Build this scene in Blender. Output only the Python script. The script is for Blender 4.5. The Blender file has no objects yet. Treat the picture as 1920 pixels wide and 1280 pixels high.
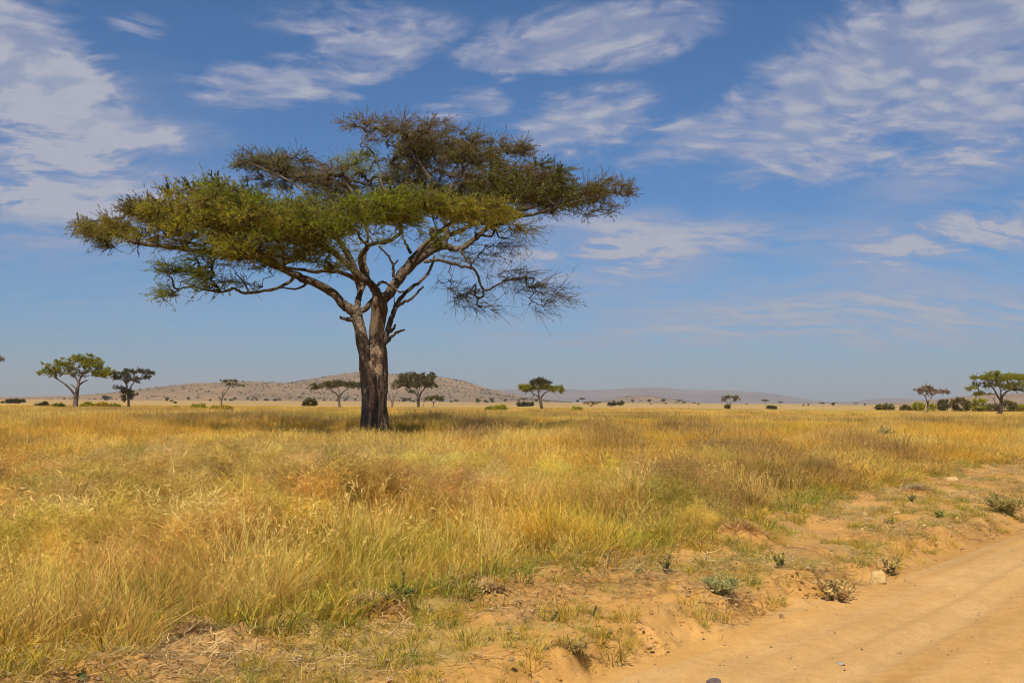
import bpy, math
import numpy as np
from mathutils import Matrix, Vector
R = math.radians
SC = bpy.context.scene
COL = SC.collection

# ------------------------------------------------------------------ camera
FPX = 1920.0                      # focal length in photo pixels (36 mm on a 36 mm sensor)
CAM = np.array([0.0, 0.0, 1.9])
PITCH, ROLL = math.atan(113 / 1920), R(0.36)
fw = np.array([0, math.cos(PITCH), math.sin(PITCH)])
up0 = np.array([0, -math.sin(PITCH), math.cos(PITCH)])
rt0 = np.array([1.0, 0, 0])
rt = rt0 * math.cos(ROLL) + up0 * math.sin(ROLL)
up = up0 * math.cos(ROLL) - rt0 * math.sin(ROLL)
cd = bpy.data.cameras.new('camera'); cam = bpy.data.objects.new('camera', cd); COL.objects.link(cam)
cd.lens = 36; cd.sensor_width = 36; cd.clip_start = 0.1; cd.clip_end = 90000
m = Matrix.Identity(4)
for i in range(3):
    m[i][0], m[i][1], m[i][2], m[i][3] = rt[i], up[i], -fw[i], CAM[i]
cam.matrix_world = m
SC.camera = cam
# ------------------------------------------------------------------ light
SUN_EL, SUN_AZ = R(55), R(200)     # azimuth measured from +Y clockwise: behind the camera, a little to the left
SUN_STRENGTH, SKY_STRENGTH = 4.6, 0.070
sdir = np.array([math.sin(SUN_AZ) * math.cos(SUN_EL), math.cos(SUN_AZ) * math.cos(SUN_EL), math.sin(SUN_EL)])
ld = bpy.data.lights.new('sun', 'SUN'); ld.energy = SUN_STRENGTH; ld.angle = R(0.55); ld.color = (1, .93, .82)
sun = bpy.data.objects.new('sun', ld); COL.objects.link(sun)
sun.rotation_euler = Vector(sdir).to_track_quat('Z', 'Y').to_euler()
sun.location = (0, 0, 60)
SC.view_settings.view_transform = 'Standard'; SC.view_settings.look = 'None'
SC.view_settings.gamma = 1; SC.view_settings.use_curve_mapping = False
SC.view_settings.exposure = 0.3
SC.cycles.use_denoising = True; SC.cycles.use_adaptive_sampling = True; SC.cycles.adaptive_threshold = .03
SC.cycles.max_bounces = 5; SC.cycles.diffuse_bounces = 2; SC.cycles.transmission_bounces = 4
SC.cycles.filter_width = 1.1
SC.cycles.caustics_reflective = False; SC.cycles.caustics_refractive = False

# ------------------------------------------------------------------ node helpers
class NT:
    def __init__(s, tree): s.t = tree; s.n = tree.nodes; s.l = tree.links
    def new(s, typ, ins=None, **kw):
        n = s.n.new(typ)
        for k, v in kw.items(): setattr(n, k, v)
        for k, v in (ins or {}).items(): s.put(n.inputs[k], v)
        return n
    def put(s, sock, v):
        if isinstance(v, bpy.types.NodeSocket): s.l.new(v, sock)
        else: sock.default_value = v
    def math(s, op, a, b=0.0, c=None, clamp=False):
        n = s.n.new('ShaderNodeMath'); n.operation = op; n.use_clamp = clamp
        s.put(n.inputs[0], a); s.put(n.inputs[1], b)
        if c is not None: s.put(n.inputs[2], c)
        return n.outputs[0]
    def mix(s, f, a, b, blend='MIX'):
        n = s.n.new('ShaderNodeMix'); n.data_type = 'RGBA'; n.blend_type = blend; n.clamp_factor = True
        s.put(n.inputs[0], f)
        for k, v in ((6, a), (7, b)):
            s.put(n.inputs[k], (*v, 1) if isinstance(v, tuple) and len(v) == 3 else v)
        return n.outputs[2]
    def ramp(s, f, a, b, lo=0.0, hi=1.0, smooth=True):
        n = s.n.new('ShaderNodeMapRange'); n.interpolation_type = 'SMOOTHSTEP' if smooth else 'LINEAR'
        for k, v in zip(range(5), (f, a, b, lo, hi)): s.put(n.inputs[k], v)
        return n.outputs[0]
    def noise(s, vec, scale, detail=4, rough=.55, dist=0.0, out=0):
        n = s.new('ShaderNodeTexNoise', {'Scale': scale, 'Detail': detail, 'Roughness': rough, 'Distortion': dist})
        if vec is not None: s.l.new(vec, n.inputs['Vector'])
        return n.outputs[out]
    def mapping(s, vec, loc=(0, 0, 0), rot=(0, 0, 0), scale=(1, 1, 1), typ='POINT'):
        n = s.new('ShaderNodeMapping', vector_type=typ)
        s.l.new(vec, n.inputs[0]); n.inputs[1].default_value = loc; n.inputs[2].default_value = rot; n.inputs[3].default_value = scale
        return n.outputs[0]

# ------------------------------------------------------------------ sky
def build_world():
    w = bpy.data.worlds.new('World'); SC.world = w; w.use_nodes = True
    t = NT(w.node_tree); t.n.clear()
    sky = t.new('ShaderNodeTexSky', sky_type='NISHITA', sun_disc=False, sun_elevation=SUN_EL, sun_rotation=SUN_AZ,
                air_density=1.0, dust_density=1.6, ozone_density=3.0, altitude=1200)
    tc = t.new('ShaderNodeTexCoord').outputs['Generated']
    sp = t.new('ShaderNodeSeparateXYZ', {0: tc})
    x, y, z = sp.outputs
    az = t.math('ARCTAN2', x, y)
    el = t.math('ARCSINE', z)
    ae = t.new('ShaderNodeCombineXYZ', {0: az, 1: el, 2: 0.0}).outputs[0]
    # the cloud sheet: a plane high above, so that the streaks shrink towards the horizon
    zc = t.math('MAXIMUM', z, 0.03)
    zc = t.math('ADD', zc, 0.30)
    pl = t.new('ShaderNodeCombineXYZ', {0: t.math('DIVIDE', x, zc), 1: t.math('DIVIDE', y, zc), 2: 0.0}).outputs[0]
    warp = t.noise(pl, 1.6, 3, .5, out=1)
    wv = t.new('ShaderNodeVectorMath', {0: warp, 1: (.5, .5, .5)}, operation='SUBTRACT').outputs[0]
    wv = t.new('ShaderNodeVectorMath', {0: wv, 3: .35}, operation='SCALE').outputs[0]
    plw = t.new('ShaderNodeVectorMath', {0: pl, 1: wv}, operation='ADD').outputs[0]
    big = t.noise(t.mapping(plw, rot=(0, 0, R(-38)), scale=(1.0, 1.7, 1)), 3.0, 6, .58)
    fine = t.noise(t.mapping(plw, rot=(0, 0, R(-20)), scale=(1, 1.5, 1)), 15, 5, .6, .3)
    fib = t.noise(t.mapping(plw, rot=(0, 0, R(-28)), scale=(.8, 3.4, 1)), 5, 6, .62, .3)
    # where the photograph has its clouds: azimuth / elevation of each bank, half sizes in degrees, tilt, weight
    K = 180 / math.pi / FPX
    def bank(px, py, rx, ry, rot, wgt, pw):
        a, e = (math.atan((px - 960) / FPX), math.atan((753 - py) / FPX * math.cos(math.atan((px - 960) / FPX))))
        v = t.mapping(ae, loc=(a, e, 0), rot=(0, 0, R(rot)), scale=(rx / FPX, ry / FPX, 1), typ='TEXTURE')
        ln = t.new('ShaderNodeVectorMath', {0: v}, operation='LENGTH').outputs['Value']
        g = t.ramp(ln, 1.25, 0.05)
        return t.math('MULTIPLY', g, wgt)
    solid = [  # flaky white banks
        (40, 130, 190, 130, -38, .95), (150, 225, 190, 55, -8, .75), (-60, 60, 150, 120, 0, .9),
        (560, 140, 240, 62, 10, .72), (700, 80, 190, 60, 12, .72), (500, 165, 130, 40, 5, .4), (640, 25, 200, 40, 3, .45),
        (240, 42, 70, 28, -8, .45),
        (1110, 60, 260, 70, 6, .85), (1230, 45, 120, 45, 0, .4), (960, 100, 160, 50, 0, .55),
        (1110, 220, 170, 75, 5, .66), (890, 185, 90, 35, 0, .5), (1080, 270, 120, 40, 0, .35), (820, 205, 90, 30, 5, .35),
        (1330, 245, 190, 62, 12, .85), (1560, 190, 300, 120, 16, .95), (1800, 90, 330, 180, 14, .92), (1900, 200, 300, 90, 5, .75),
        (1130, 472, 230, 42, 3, .42), (1810, 428, 230, 55, 10, .5), (90, 372, 290, 34, 2, .5), (110, 300, 260, 40, 0, .42), (640, 60, 120, 40, -20, .35), (1640, 270, 260, 60, 8, .5), (2150, 60, 260, 200, 0, .9),
    ]
    veil = [  # thin fibrous veils
        (60, 330, 380, 70, 0, .75), (150, 395, 330, 60, 6, .7), (60, 470, 300, 55, 3, .55), (60, 260, 330, 40, 0, .4), (620, 440, 200, 60, 0, .3),
        (1150, 470, 330, 75, 3, .72), (1060, 500, 220, 40, 0, .5), (1400, 430, 560, 40, -5, .42), (1850, 430, 320, 90, 9, .8), (1820, 310, 260, 45, 14, .6),
        (1500, 600, 620, 60, 3, .55), (1650, 570, 250, 30, 3, .35), (380, 250, 90, 24, 0, .4),
        (1900, 620, 400, 70, 3, .35), (300, 560, 500, 50, 0, .25), (1300, 540, 500, 50, 0, .3),
        (1450, 640, 900, 130, 0, .50), (300, 650, 900, 90, 0, .25), (1250, 430, 420, 50, -6, .4), (120, 200, 260, 120, 0, .3),
    ]
    def total(lst, pw):
        acc = 0.0
        for b in lst: acc = t.math('MAXIMUM', acc, bank(*b, pw)) if pw else t.math('ADD', acc, bank(*b, pw))
        return acc
    ms, mv = total(solid, True), total(veil, False)
    n1 = t.math('ADD', t.math('MULTIPLY', big, .55), t.math('ADD', t.math('MULTIPLY', fine, .72), t.math('MULTIPLY', fib, .25)))
    d1 = t.math('ADD', t.math('MULTIPLY', ms, .50), t.math('MULTIPLY', n1, 1.25))
    d1 = t.math('POWER', t.ramp(d1, .93, 1.32), 1.1)
    rip = t.noise(t.mapping(plw, rot=(0, 0, R(-32)), scale=(1, 1.7, 1)), 15, 5, .6, .3)
    rip2 = t.new('ShaderNodeTexVoronoi', {'Vector': t.mapping(plw, rot=(0, 0, R(-25)), scale=(1, 1.7, 1)), 'Scale': 15.0, 'Randomness': 1.0}, feature='SMOOTH_F1').outputs[0]
    rr = t.ramp(t.math('ADD', t.math('MULTIPLY', rip, .8), t.math('MULTIPLY', rip2, -.55)), .0, .36, .55, 1.0)
    d1 = t.math('MULTIPLY', t.math('MULTIPLY', d1, rr), t.ramp(ms, .0, .25))
    d2 = t.math('MULTIPLY', t.math('MINIMUM', mv, 1.0), t.ramp(t.math('ADD', t.math('MULTIPLY', fib, .6), t.math('ADD', t.math('MULTIPLY', big, .35), t.math('MULTIPLY', fine, .25))), .42, .72))
    # elsewhere (beside and behind the picture) the same kind of cloud, loosely scattered
    out = t.ramp(t.math('ABSOLUTE', az), .62, .95)
    d3 = t.math('MULTIPLY', out, t.ramp(t.math('ADD', big, t.math('MULTIPLY', fine, .3)), .62, .9))
    dens = t.math('ADD', t.math('MULTIPLY', d1, .95), t.math('ADD', t.math('MULTIPLY', d2, 1.05), t.math('MULTIPLY', d3, .6)), clamp=True)
    dens = t.math('MULTIPLY', dens, t.ramp(el, .005, .08))
    skyc = t.mix(1.0, sky.outputs[0], (.39, .80, 1.14), 'MULTIPLY')
    c = t.mix(dens, skyc, t.mix(t.ramp(dens, .45, .95), (4.1, 4.4, 5.9), (4.9, 5.1, 6.3)))
    bg = t.new('ShaderNodeBackground', {0: c, 1: SKY_STRENGTH})
    o = t.new('ShaderNodeOutputWorld', {0: bg.outputs[0]})
    w.cycles.sampling_method = 'MANUAL'; w.cycles.sample_map_resolution = 512
build_world()

# ------------------------------------------------------------------ geometry helpers
def ray(px, py): return fw + rt * (px - 960) / FPX + up * (640 - py) / FPX
def P(px, py, D):                  # the point seen at this pixel, D metres out
    d = ray(px, py); return CAM + d * (D / d[1])
def hashn(ix, iy, seed):
    h = (ix.astype(np.int64) * 374761393 + iy.astype(np.int64) * 668265263 + seed * 1442695041) & 0xffffffff
    h = ((h ^ (h >> 13)) * 1274126177) & 0xffffffff
    h = (h ^ (h >> 16)) & 0xffffffff
    return h / 4294967295.0
def vn(x, y, seed=0):
    x = np.asarray(x, float); y = np.asarray(y, float)
    ix = np.floor(x); iy = np.floor(y); fx = x - ix; fy = y - iy
    fx = fx * fx * (3 - 2 * fx); fy = fy * fy * (3 - 2 * fy)
    a = hashn(ix, iy, seed); b = hashn(ix + 1, iy, seed); c = hashn(ix, iy + 1, seed); d = hashn(ix + 1, iy + 1, seed)
    return (a * (1 - fx) + b * fx) * (1 - fy) + (c * (1 - fx) + d * fx) * fy
def fbm(x, y, s, o=4, seed=0):
    x = np.asarray(x, float) / s; y = np.asarray(y, float) / s
    t = 0; a = .5; w = 0
    for k in range(o):
        t = t + a * vn(x, y, seed + k * 17); w += a
        x, y = (x * .8 - y * .6) * 2.03 + 3.1, (x * .6 + y * .8) * 2.03 + 7.7; a *= .52
    return t / w
def sst(a, b, x):
    t = np.clip((x - a) / (b - a), 0, 1); return t * t * (3 - 2 * t)

def mesh_np(name, V, F, mat=None, parent=None, smooth=True, attrs=None, cattrs=None, link=True):
    """one mesh object from numpy arrays; F is (n,3) or (n,4), or a list of such arrays"""
    me = bpy.data.meshes.new(name)
    Fs = F if isinstance(F, list) else [F]
    Fs = [np.asarray(f, np.int32) for f in Fs if len(f)]
    V = np.asarray(V, np.float32)
    me.vertices.add(len(V)); me.vertices.foreach_set('co', V.ravel())
    tot = np.concatenate([np.full(len(f), f.shape[1], np.int32) for f in Fs])
    li = np.concatenate([f.ravel() for f in Fs])
    me.loops.add(len(li)); me.loops.foreach_set('vertex_index', li)
    me.polygons.add(len(tot)); st = np.concatenate([[0], np.cumsum(tot)[:-1]]).astype(np.int32)
    me.polygons.foreach_set('loop_start', st)
    try: me.polygons.foreach_set('loop_total', tot)
    except Exception: pass
    me.polygons.foreach_set('use_smooth', np.full(len(tot), smooth, bool))
    for k, v in (cattrs or {}).items():
        a = me.attributes.new(k, 'FLOAT_COLOR', 'POINT')
        v = np.asarray(v, np.float32)
        if v.shape[1] == 3: v = np.concatenate([v, np.ones((len(v), 1), np.float32)], 1)
        a.data.foreach_set('color', v.ravel())
    me.update(calc_edges=True)
    o = bpy.data.objects.new(name, me)
    if mat: me.materials.append(mat)
    if link: COL.objects.link(o)
    if parent is not None:
        o.parent = parent
        me.transform(Matrix.Translation(-parent.location)); me.update()
    return o
def tag(o, label=None, cat=None, group=None, kind=None):
    for k, v in (('label', label), ('category', cat), ('group', group), ('kind', kind)):
        if v: o[k] = v
    return o
def empty(name, loc):
    o = bpy.data.objects.new(name, None); COL.objects.link(o); o.location = loc; o.empty_display_size = .3
    return o

def catmull(pts, n):
    pts = np.asarray(pts, float)
    if len(pts) < 3:
        t = np.linspace(0, 1, n + 1)[:, None]; return pts[0] * (1 - t) + pts[-1] * t
    p = np.vstack([2 * pts[0] - pts[1], pts, 2 * pts[-1] - pts[-2]])
    out = []
    for i in range(len(pts) - 1):
        a, b, c, d = p[i:i + 4]
        for t in np.linspace(0, 1, n, endpoint=False):
            out.append(.5 * (2 * b + (c - a) * t + (2 * a - 5 * b + 4 * c - d) * t * t + (3 * b - a - 3 * c + d) * t ** 3))
    out.append(pts[-1]); return np.array(out)

class Geo:
    """collects vertices / faces / a colour per vertex"""
    def __init__(s): s.V = []; s.F4 = []; s.F3 = []; s.C = []; s.n = 0
    def add(s, V, F, C=None):
        V = np.asarray(V, float); F = np.asarray(F, np.int64)
        s.V.append(V); (s.F4 if F.shape[1] == 4 else s.F3).append(F + s.n)
        if C is None: C = (1, 1, 1)
        C = np.asarray(C, float)
        s.C.append(np.broadcast_to(C, (len(V), 3)) if C.ndim == 1 else C)
        s.n += len(V)
    def build(s, name, mat, parent=None, smooth=True, link=True):
        F = []
        if s.F4: F.append(np.vstack(s.F4))
        if s.F3: F.append(np.vstack(s.F3))
        return mesh_np(name, np.vstack(s.V), F, mat, parent, smooth, cattrs={'tint': np.vstack(s.C)}, link=link)
    def tube(s, pts, rad, sides=8, flute=None, C=None, cap=True):
        pts = np.asarray(pts, float); n = len(pts)
        rad = np.broadcast_to(np.asarray(rad, float), (n,))
        T = np.gradient(pts, axis=0); T /= np.linalg.norm(T, axis=1)[:, None] + 1e-9
        ref = np.array([0, 1, 0]) if abs(T[:, 1]).mean() < .7 else np.array([0, 0, 1])
        A = np.cross(T, ref); A /= np.linalg.norm(A, axis=1)[:, None] + 1e-9
        B = np.cross(T, A)
        th = np.linspace(0, 2 * np.pi, sides, endpoint=False)
        rr = rad[:, None] * np.ones((n, sides))
        if flute is not None: rr = rr * flute(th[None, :], np.linspace(0, 1, n)[:, None], pts)
        V = pts[:, None, :] + rr[..., None] * (np.cos(th)[None, :, None] * A[:, None, :] + np.sin(th)[None, :, None] * B[:, None, :])
        i = np.arange(n - 1)[:, None] * sides; j = np.arange(sides)[None, :]; j2 = (j + 1) % sides
        F = np.stack([i + j, i + j2, i + sides + j2, i + sides + j], -1).reshape(-1, 4)
        s.add(V.reshape(-1, 3), F, C)
        if cap:
            Vc = np.vstack([V[-1], pts[-1] + T[-1] * rad[-1] * .6])
            k = np.arange(sides); s.add(Vc, np.stack([k, (k + 1) % sides, np.full(sides, sides)], 1), C)
    def many_tubes(s, Pt, r0, r1, sides=3, C=None):
        """Pt (k, n, 3): k polylines of n points, thin tapered tubes, vectorised"""
        k, n, _ = Pt.shape
        T = np.gradient(Pt, axis=1); T /= np.linalg.norm(T, axis=2, keepdims=True) + 1e-9
        A = np.cross(T, np.array([.31, .2, .93])); A /= np.linalg.norm(A, axis=2, keepdims=True) + 1e-9
        B = np.cross(T, A)
        th = np.linspace(0, 2 * np.pi, sides, endpoint=False)
        r0 = np.broadcast_to(r0, (k,)); r1 = np.broadcast_to(r1, (k,))
        t = np.linspace(0, 1, n)
        rad = r0[:, None] * (1 - t) + r1[:, None] * t
        V = Pt[:, :, None, :] + rad[:, :, None, None] * (np.cos(th)[None, None, :, None] * A[:, :, None, :] + np.sin(th)[None, None, :, None] * B[:, :, None, :])
        base = (np.arange(k) * n * sides)[:, None, None]
        i = (np.arange(n - 1) * sides)[None, :, None]; j = np.arange(sides)[None, None, :]; j2 = (j + 1) % sides
        F = np.stack([base + i + j, base + i + j2, base + i + sides + j2, base + i + sides + j], -1).reshape(-1, 4)
        if C is not None and np.ndim(C) == 2: C = np.repeat(C, n * sides, 0)
        s.add(V.reshape(-1, 3), F, C)

def rnd_dir(rg, n):
    v = rg.normal(size=(n, 3)); return v / np.linalg.norm(v, axis=1)[:, None]
def leaves(geo, pos, dirs, L, W, C, rg, flat=0.0):
    """small pointed leaf faces: a bent diamond each"""
    n = len(pos)
    d = dirs / (np.linalg.norm(dirs, axis=1)[:, None] + 1e-9)
    sd = np.cross(d, rnd_dir(rg, n) * (1 - flat) + np.array([0, 0, 1.0]) * flat); sd /= np.linalg.norm(sd, axis=1)[:, None] + 1e-9
    nrm = np.cross(d, sd)
    L = np.broadcast_to(L, (n,))[:, None]; W = np.broadcast_to(W, (n,))[:, None]
    V = np.stack([pos, pos + d * L * .5 + sd * W * .5 + nrm * L * .06, pos + d * L, pos + d * L * .5 - sd * W * .5 + nrm * L * .06], 1)
    F = np.arange(n * 4).reshape(n, 4)
    geo.add(V.reshape(-1, 3), F, np.repeat(C, 4, 0) if np.ndim(C) == 2 else C)

# ------------------------------------------------------------------ materials
def mat_new(name):
    m = bpy.data.materials.new(name); m.use_nodes = True
    t = NT(m.node_tree); t.n.clear(); return m, t
def leaf_mat(name, trans=.35, rough=.6, instancer=False, vary=.35):
    m, t = mat_new(name)
    a = t.new('ShaderNodeAttribute', attribute_name='tint').outputs['Color']
    if instancer:
        b = t.new('ShaderNodeAttribute', attribute_name='itint', attribute_type='INSTANCER').outputs['Color']
        a = t.mix(1.0, a, b, 'MULTIPLY')
    p = t.new('ShaderNodeBsdfPrincipled', {'Base Color': a, 'Roughness': rough, 'Specular IOR Level': .25})
    tr = t.new('ShaderNodeBsdfTranslucent', {0: a})
    mx = t.new('ShaderNodeMixShader', {0: trans, 1: p.outputs[0], 2: tr.outputs[0]})
    t.new('ShaderNodeOutputMaterial', {0: mx.outputs[0]})
    return m
M_LEAF = leaf_mat('acacia_leaf', .42)
M_GRASS = leaf_mat('dry_grass', .40, .55, True)
M_PLANT = leaf_mat('plant_leaf', .25)
def bark_mat(name, c1, c2, c3, scale=1.0, bump=.5):
    m, t = mat_new(name)
    oc = t.new('ShaderNodeTexCoord').outputs['Object']
    st = t.mapping(oc, scale=(1, 1, .22))
    n1 = t.noise(st, 9 * scale, 6, .65, .5)
    n2 = t.noise(oc, 1.3 * scale, 4, .6)
    n3 = t.noise(oc, 14 * scale, 3, .6)
    vo = t.new('ShaderNodeTexVoronoi', {'Vector': st, 'Scale': 14 * scale}, feature='DISTANCE_TO_EDGE').outputs[0]
    c = t.mix(t.ramp(n1, .35, .68), c1, c2)
    pale = t.math('MULTIPLY', t.ramp(n2, .46, .62), t.ramp(n3, .44, .58))
    c = t.mix(pale, c, c3)
    a = t.new('ShaderNodeAttribute', attribute_name='tint').outputs['Color']
    c = t.mix(1.0, c, a, 'MULTIPLY')
    h = t.math('ADD', n1, t.math('MULTIPLY', t.ramp(vo, 0, .2), .3))
    bp = t.new('ShaderNodeBump', {'Strength': bump, 'Distance': .05, 'Height': h})
    p = t.new('ShaderNodeBsdfPrincipled', {'Base Color': c, 'Roughness': .88, 'Specular IOR Level': .2, 'Normal': bp.outputs[0]})
    t.new('ShaderNodeOutputMaterial', {0: p.outputs[0]})
    return m
M_BARK = bark_mat('acacia_bark', (.085, .058, .036), (.20, .15, .105), (.30, .25, .19), .8, .9)
M_BARK_FAR = bark_mat('tree_bark', (.09, .065, .045), (.20, .145, .10), (.3, .25, .18), .4, .3)

def soil_mat():
    m, t = mat_new('soil')
    pos = t.new('ShaderNodeNewGeometry').outputs['Position']
    a = t.new('ShaderNodeAttribute', attribute_name='tint').outputs['Color']
    n1 = t.noise(pos, 1.1, 6, .6); n2 = t.noise(pos, 9, 6, .65); n3 = t.noise(pos, 70, 4, .7)
    vo = t.new('ShaderNodeTexVoronoi', {'Vector': pos, 'Scale': 26.0, 'Randomness': 1.0})
    c = t.mix(t.ramp(n1, .35, .7), (.93, .91, .88), (1.05, 1.04, 1.03))
    c = t.mix(1.0, a, c, 'MULTIPLY')
    c2 = t.mix(t.ramp(n2, .3, .72), (.92, .90, .88), (1.06, 1.05, 1.04))
    c = t.mix(1.0, c, c2, 'MULTIPLY')
    c3 = t.mix(t.ramp(n3, .3, .75), (.80, .78, .75), (1.12, 1.12, 1.1))
    c = t.mix(1.0, c, c3, 'MULTIPLY')
    h = t.math('ADD', t.math('MULTIPLY', n2, .7), t.math('MULTIPLY', n3, .35))
    bp = t.new('ShaderNodeBump', {'Strength': .5, 'Distance': .03, 'Height': h})
    p = t.new('ShaderNodeBsdfPrincipled', {'Base Color': c, 'Roughness': .95, 'Specular IOR Level': .1, 'Normal': bp.outputs[0]})
    t.new('ShaderNodeOutputMaterial', {0: p.outputs[0]})
    return m
M_SOIL = soil_mat()
def hill_mat(name, c1, c2, c3, sc):
    m, t = mat_new(name)
    pos = t.new('ShaderNodeNewGeometry').outputs['Position']
    n1 = t.noise(pos, .002 * sc, 5, .6); n2 = t.noise(pos, .012 * sc, 6, .7); n3 = t.noise(pos, .05 * sc, 3, .7)
    c = t.mix(t.ramp(n1, .4, .62), c1, c2)
    c = t.mix(t.math('MULTIPLY', t.ramp(n2, .5, .66), .6), c, c3)
    c = t.mix(t.math('MULTIPLY', t.ramp(n3, .56, .64), .45), c, c3)
    p = t.new('ShaderNodeBsdfPrincipled', {'Base Color': c, 'Roughness': .95, 'Specular IOR Level': .05})
    t.new('ShaderNodeOutputMaterial', {0: p.outputs[0]})
    return m
M_HILL = hill_mat('hill_soil', (.30, .18, .088), (.21, .135, .07), (.13, .105, .055), 1.0)
M_FARHILL = hill_mat('far_hill_soil', (.22, .155, .13), (.16, .12, .105), (.11, .10, .085), .6)

# ------------------------------------------------------------------ the lie of the land
UX, UY = .643, .766                # along the road
ROAD_S = -4.73
def st_of(x, y): return UY * x - UX * y, UX * x + UY * y
def edge_s(tt):                    # where the tall grass begins
    return -7.10 - np.interp(tt, [0, 13, 20, 34, 60, 400], [0, 0, 1.5, 2.5, 3.0, 3.0])
def H(x, y):
    x = np.asarray(x, float); y = np.asarray(y, float)
    s, tt = st_of(x, y)
    sn = s + (fbm(x, y, 1.6, 4, 5) - .5) * .8 + (fbm(x, y, .35, 3, 6) - .5) * .22
    z = -.25 + .20 * sst(ROAD_S - .10, ROAD_S - .50, sn + (fbm(x, y, .5, 4, 7) - .5) * .5)
    e = edge_s(tt)
    z = z + .05 * sst(-5.4, e, sn)
    onv = sst(ROAD_S, ROAD_S - .5, sn)
    z = z + onv * .07 * np.exp(-((sn - e - .1) / .35) ** 2)
    near = 1 / (1 + (np.hypot(x, y) / 60) ** 2)
    z = z + onv * near * ((fbm(x, y, .9, 4, 9) - .5) * .20 + (fbm(x, y, .22, 3, 12) - .5) * .12 * sst(e - 1.5, e + .3, s))
    # wheel marks and grit on the road
    onr = 1 - onv
    z = z + onr * near * ((fbm(s * 3, tt * .25, 1.2, 3, 21) - .5) * .06 + (fbm(x, y, .25, 3, 22) - .5) * .016)
    for rs in (-3.75, -3.35, -2.2, -1.75):
        ws = s + (fbm(tt, tt * 0 + rs, 5, 2, 23) - .5) * .5 - rs
        z = z + onr * (-.022 * np.exp(-(ws / .13) ** 2) + .014 * np.exp(-((np.abs(ws) - .24) / .07) ** 2)) * near
    z = z + onv * near * (fbm(x, y, .09, 2, 14) - .5) * .035
    # the far side of the road
    z = z + .2 * sst(3.4, 4.3, s)
    # gentle swell of the plain
    d = np.hypot(x, y)
    z = z + sst(-8, -14, s) * (fbm(x, y, 14, 3, 31) - .5) * .22 * sst(12, 40, d)
    return z
def ground_at(px, py, z0=0.0):     # where the ray through this pixel meets the land
    d = ray(px, py); z = z0
    for _ in range(12):
        k = (z - CAM[2]) / d[2]; q = CAM + d * k; z = float(H(q[0], q[1]))
    return np.array([q[0], q[1], z])

# colour zones of the grass: (px, py, radius along x px, y px, kind)
ZONES = {'purple': [(470, 790, 60, 12), (520, 797, 190, 11), (850, 800, 130, 10), (650, 955, 170, 32), (850, 960, 90, 30), (130, 1045, 60, 34), (1345, 872, 50, 22), (1508, 903, 34, 30), (1640, 870, 42, 26), (1770, 802, 45, 9), (1300, 830, 60, 14), (20, 940, 40, 40), (430, 792, 45, 10), (1150, 845, 40, 12), (1450, 870, 45, 15), (1250, 950, 40, 18), (900, 840, 40, 10)],  # wide patches near the trunk: purple grass, tinted also to deepen the tree's shadow
         'pale': [(480, 890, 200, 50), (680, 885, 160, 36), (300, 920, 150, 35), (420, 940, 120, 30), (780, 900, 90, 30)],
         'green': [(460, 1030, 75, 26), (690, 1085, 60, 28), (1020, 1060, 70, 16), (1230, 1030, 70, 26), (1370, 985, 30, 16), (640, 1140, 60, 14), (230, 1150, 50, 14), (560, 1085, 60, 20), (1080, 1010, 50, 16), (1270, 985, 60, 16), (820, 1040, 50, 20), (1500, 935, 30, 10), (880, 790, 300, 4)]}
ZW = {}
for zk, lst in ZONES.items():
    ZW[zk] = []
    for px, py, rx, ry in lst:
        c = ground_at(px, py); e1 = ground_at(px + rx, py); e2 = ground_at(px, py + ry); e3 = ground_at(px, py - min(ry, (py - 765) * .6))
        ZW[zk].append((c[0], c[1], abs(e1[0] - c[0]), .5 * abs(e2[1] - e3[1])))
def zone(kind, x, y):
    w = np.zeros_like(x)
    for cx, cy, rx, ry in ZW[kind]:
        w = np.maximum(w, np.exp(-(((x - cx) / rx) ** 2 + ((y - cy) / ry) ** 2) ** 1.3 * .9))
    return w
GOLD = np.array([.86, .52, .075]); STRAW = np.array([.95, .66, .19]); OCHRE = np.array([.62, .40, .085])
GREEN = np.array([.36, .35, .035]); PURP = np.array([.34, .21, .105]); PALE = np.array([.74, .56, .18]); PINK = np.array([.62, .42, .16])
def lerp(a, b, w): return a * (1 - w)[:, None] + b * w[:, None]
def tint_field(x, y):
    x = x.ravel(); y = y.ravel(); d = np.hypot(x, y)
    c = np.tile(GOLD, (len(x), 1))
    sc = 1 + d / 60
    c = lerp(c, STRAW, .8 * sst(.42, .66, fbm(x, y, 2.2, 4, 41)))
    c = lerp(c, OCHRE, .6 * sst(.48, .66, fbm(x, y, 3.7, 4, 42)))
    c = lerp(c, GREEN * 1.1, .30 * sst(.52, .70, fbm(x, y, 4.5, 4, 43)))
    c = lerp(c, PURP, .5 * sst(.56, .72, fbm(x, y, 5.5, 4, 44)))
    # larger bands far out
    c = lerp(c, PURP * 1.1, .4 * sst(.52, .68, fbm(x, y, 26, 4, 45)) * sst(25, 60, d))
    c = lerp(c, STRAW, .45 * sst(.5, .68, fbm(x, y, 40, 4, 46)) * sst(40, 90, d))
    c = lerp(c, PALE, .75 * zone('pale', x, y))
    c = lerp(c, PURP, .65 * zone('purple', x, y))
    c = lerp(c, np.array([.52, .50, .035]), .75 * zone('green', x, y))
    c = lerp(c, PALE * .9 + GREEN * .1, .35 * sst(170, 260, d) * sst(420, 300, d))
    c = lerp(c, PINK, sst(330, 700, d))
    return c

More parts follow.
